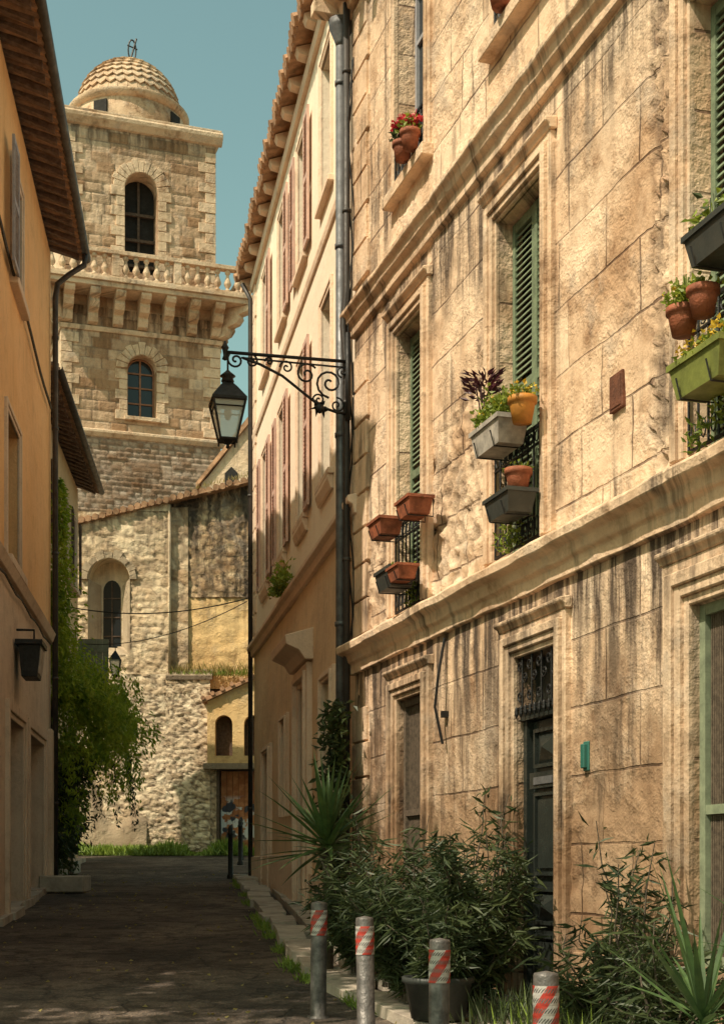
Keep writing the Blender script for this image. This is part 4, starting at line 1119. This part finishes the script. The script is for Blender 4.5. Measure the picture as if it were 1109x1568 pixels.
for i in range(1900):
    z=U(5.0,8.9); m.leaf((X(25.9)+random.gauss(0,.16),.50+random.gauss(0,.13)*(9.4-z)/2.0,z),(U(-1,1),U(-.3,1),U(-1,.3)),.13,.055)
m.mat(M_bark)
for i in range(5):
    x=X(27.2)+U(-.4,.4); m.tube([(x,.1,1.5),(x+.1,.2,2.6),(x-.1,.15,3.8),(x+.1,.3,5.2)],[.04,.035,.03,.02],6)
m.tube([(X(26),.2,4.5),(X(25.9),.4,6.5),(X(25.9),.45,8.8)],.02,5)
m.done('wisteria_vine',frame=FL2,rn=False)

m=MB(); m.mat(M_iron)
def cable(a,b,s,r=.012):
    a,b=Vector(a),Vector(b); m.tube([a.lerp(b,t)+Vector((0,0,-s*4*t*(1-t))) for t in [i/20 for i in range(21)]],r,5)
cable((-6.4,30,7.4),(-2.2,28,7.15),.25); cable((-6.7,33.6,7.15),(-2.25,28.1,7.1),.3,.009)
m.done('overhead_cable')

# ================================================================== OFF-FRAME TREES (unseen, added to cast dappled shade on facade and road)
def tree(x,y,h,crx,crz,n,nc=62):
    m=MB(); m.mat(M_bark,True); m.tube([(0,0,-.2),(.1,.1,h*.3),(0,.1,h*.6),(.1,0,h*.85)],[.28,.22,.15,.06],10)
    tips=[]
    for i in range(16):
        a=i*2.4; z=h*U(.35,.8); L=crx*U(.5,.95)
        e=Vector((L*math.cos(a),L*math.sin(a),z+U(.5,1.6)))
        m.tube([(0,.05,z),(e.x*.5,e.y*.5,z+.5),e],[.09,.05,.02],6); tips.append(e)
    m.mat(M_tree)
    cl=[]
    for i in range(nc):
        d=Vector((random.gauss(0,1),random.gauss(0,1),random.gauss(0,1))).normalized()*U(.3,1)
        cl.append(Vector((d.x*crx,d.y*crx,h-crz+d.z*crz)))
    for c in cl+tips:
        for j in range(n):
            d=Vector((random.gauss(0,1),random.gauss(0,1),random.gauss(0,1)))*.22
            m.leaf(c+d,(U(-1,1),U(-1,1),U(-1,.6)),U(.16,.28),.17)
    m.done('dapple_tree',frame=Matrix.Translation((x,y,g(y))),rn=False)
tree(-7.0,9.2,13.0,3.1,4.2,85); tree(-6.6,4.0,12.8,3.1,4.2,85,56); tree(-5.8,-1.8,13.0,3.2,4.2,70)

# ================================================================== LIGHT / WORLD / CAMERA
to=Vector((-.46,-.40,.79)).normalized()
L=bpy.data.lights.new('sun','SUN'); L.energy=5.0; L.angle=math.radians(.5); L.color=(1,.87,.68)
so=bpy.data.objects.new('sun',L); scene.collection.objects.link(so); so.rotation_euler=to.to_track_quat('Z','Y').to_euler()
w=bpy.data.worlds.new('World'); scene.world=w; w.use_nodes=True; t=w.node_tree
sky=NN(t,'ShaderNodeTexSky'); sky.sky_type='NISHITA'; sky.sun_disc=False
sky.sun_elevation=math.asin(to.z); sky.sun_rotation=math.atan2(to.x,to.y)%(2*math.pi)
sky.air_density=1.2; sky.dust_density=2.0; sky.ozone_density=1.0
bg=t.nodes['Background']
tint=NN(t,'ShaderNodeMix',data_type='RGBA',blend_type='MULTIPLY'); tint.inputs[0].default_value=1
t.links.new(sky.outputs[0],tint.inputs[6]); tint.inputs[7].default_value=(1.30,1.45,.92,1)
t.links.new(tint.outputs[2],bg.inputs[0]); bg.inputs[1].default_value=.13
cam=bpy.data.cameras.new('camera'); co=bpy.data.objects.new('camera',cam); scene.collection.objects.link(co)
co.location=(0,0,CZ); co.rotation_euler=(math.pi/2,0,0)
cam.sensor_fit='VERTICAL'; cam.sensor_height=36; cam.sensor_width=36; cam.lens=2200/1568*36; cam.shift_y=(1330-784)/1568
cam.clip_start=.1; cam.clip_end=1500
scene.camera=co
scene.view_settings.view_transform='Standard'; scene.view_settings.look='None'; scene.view_settings.exposure=0
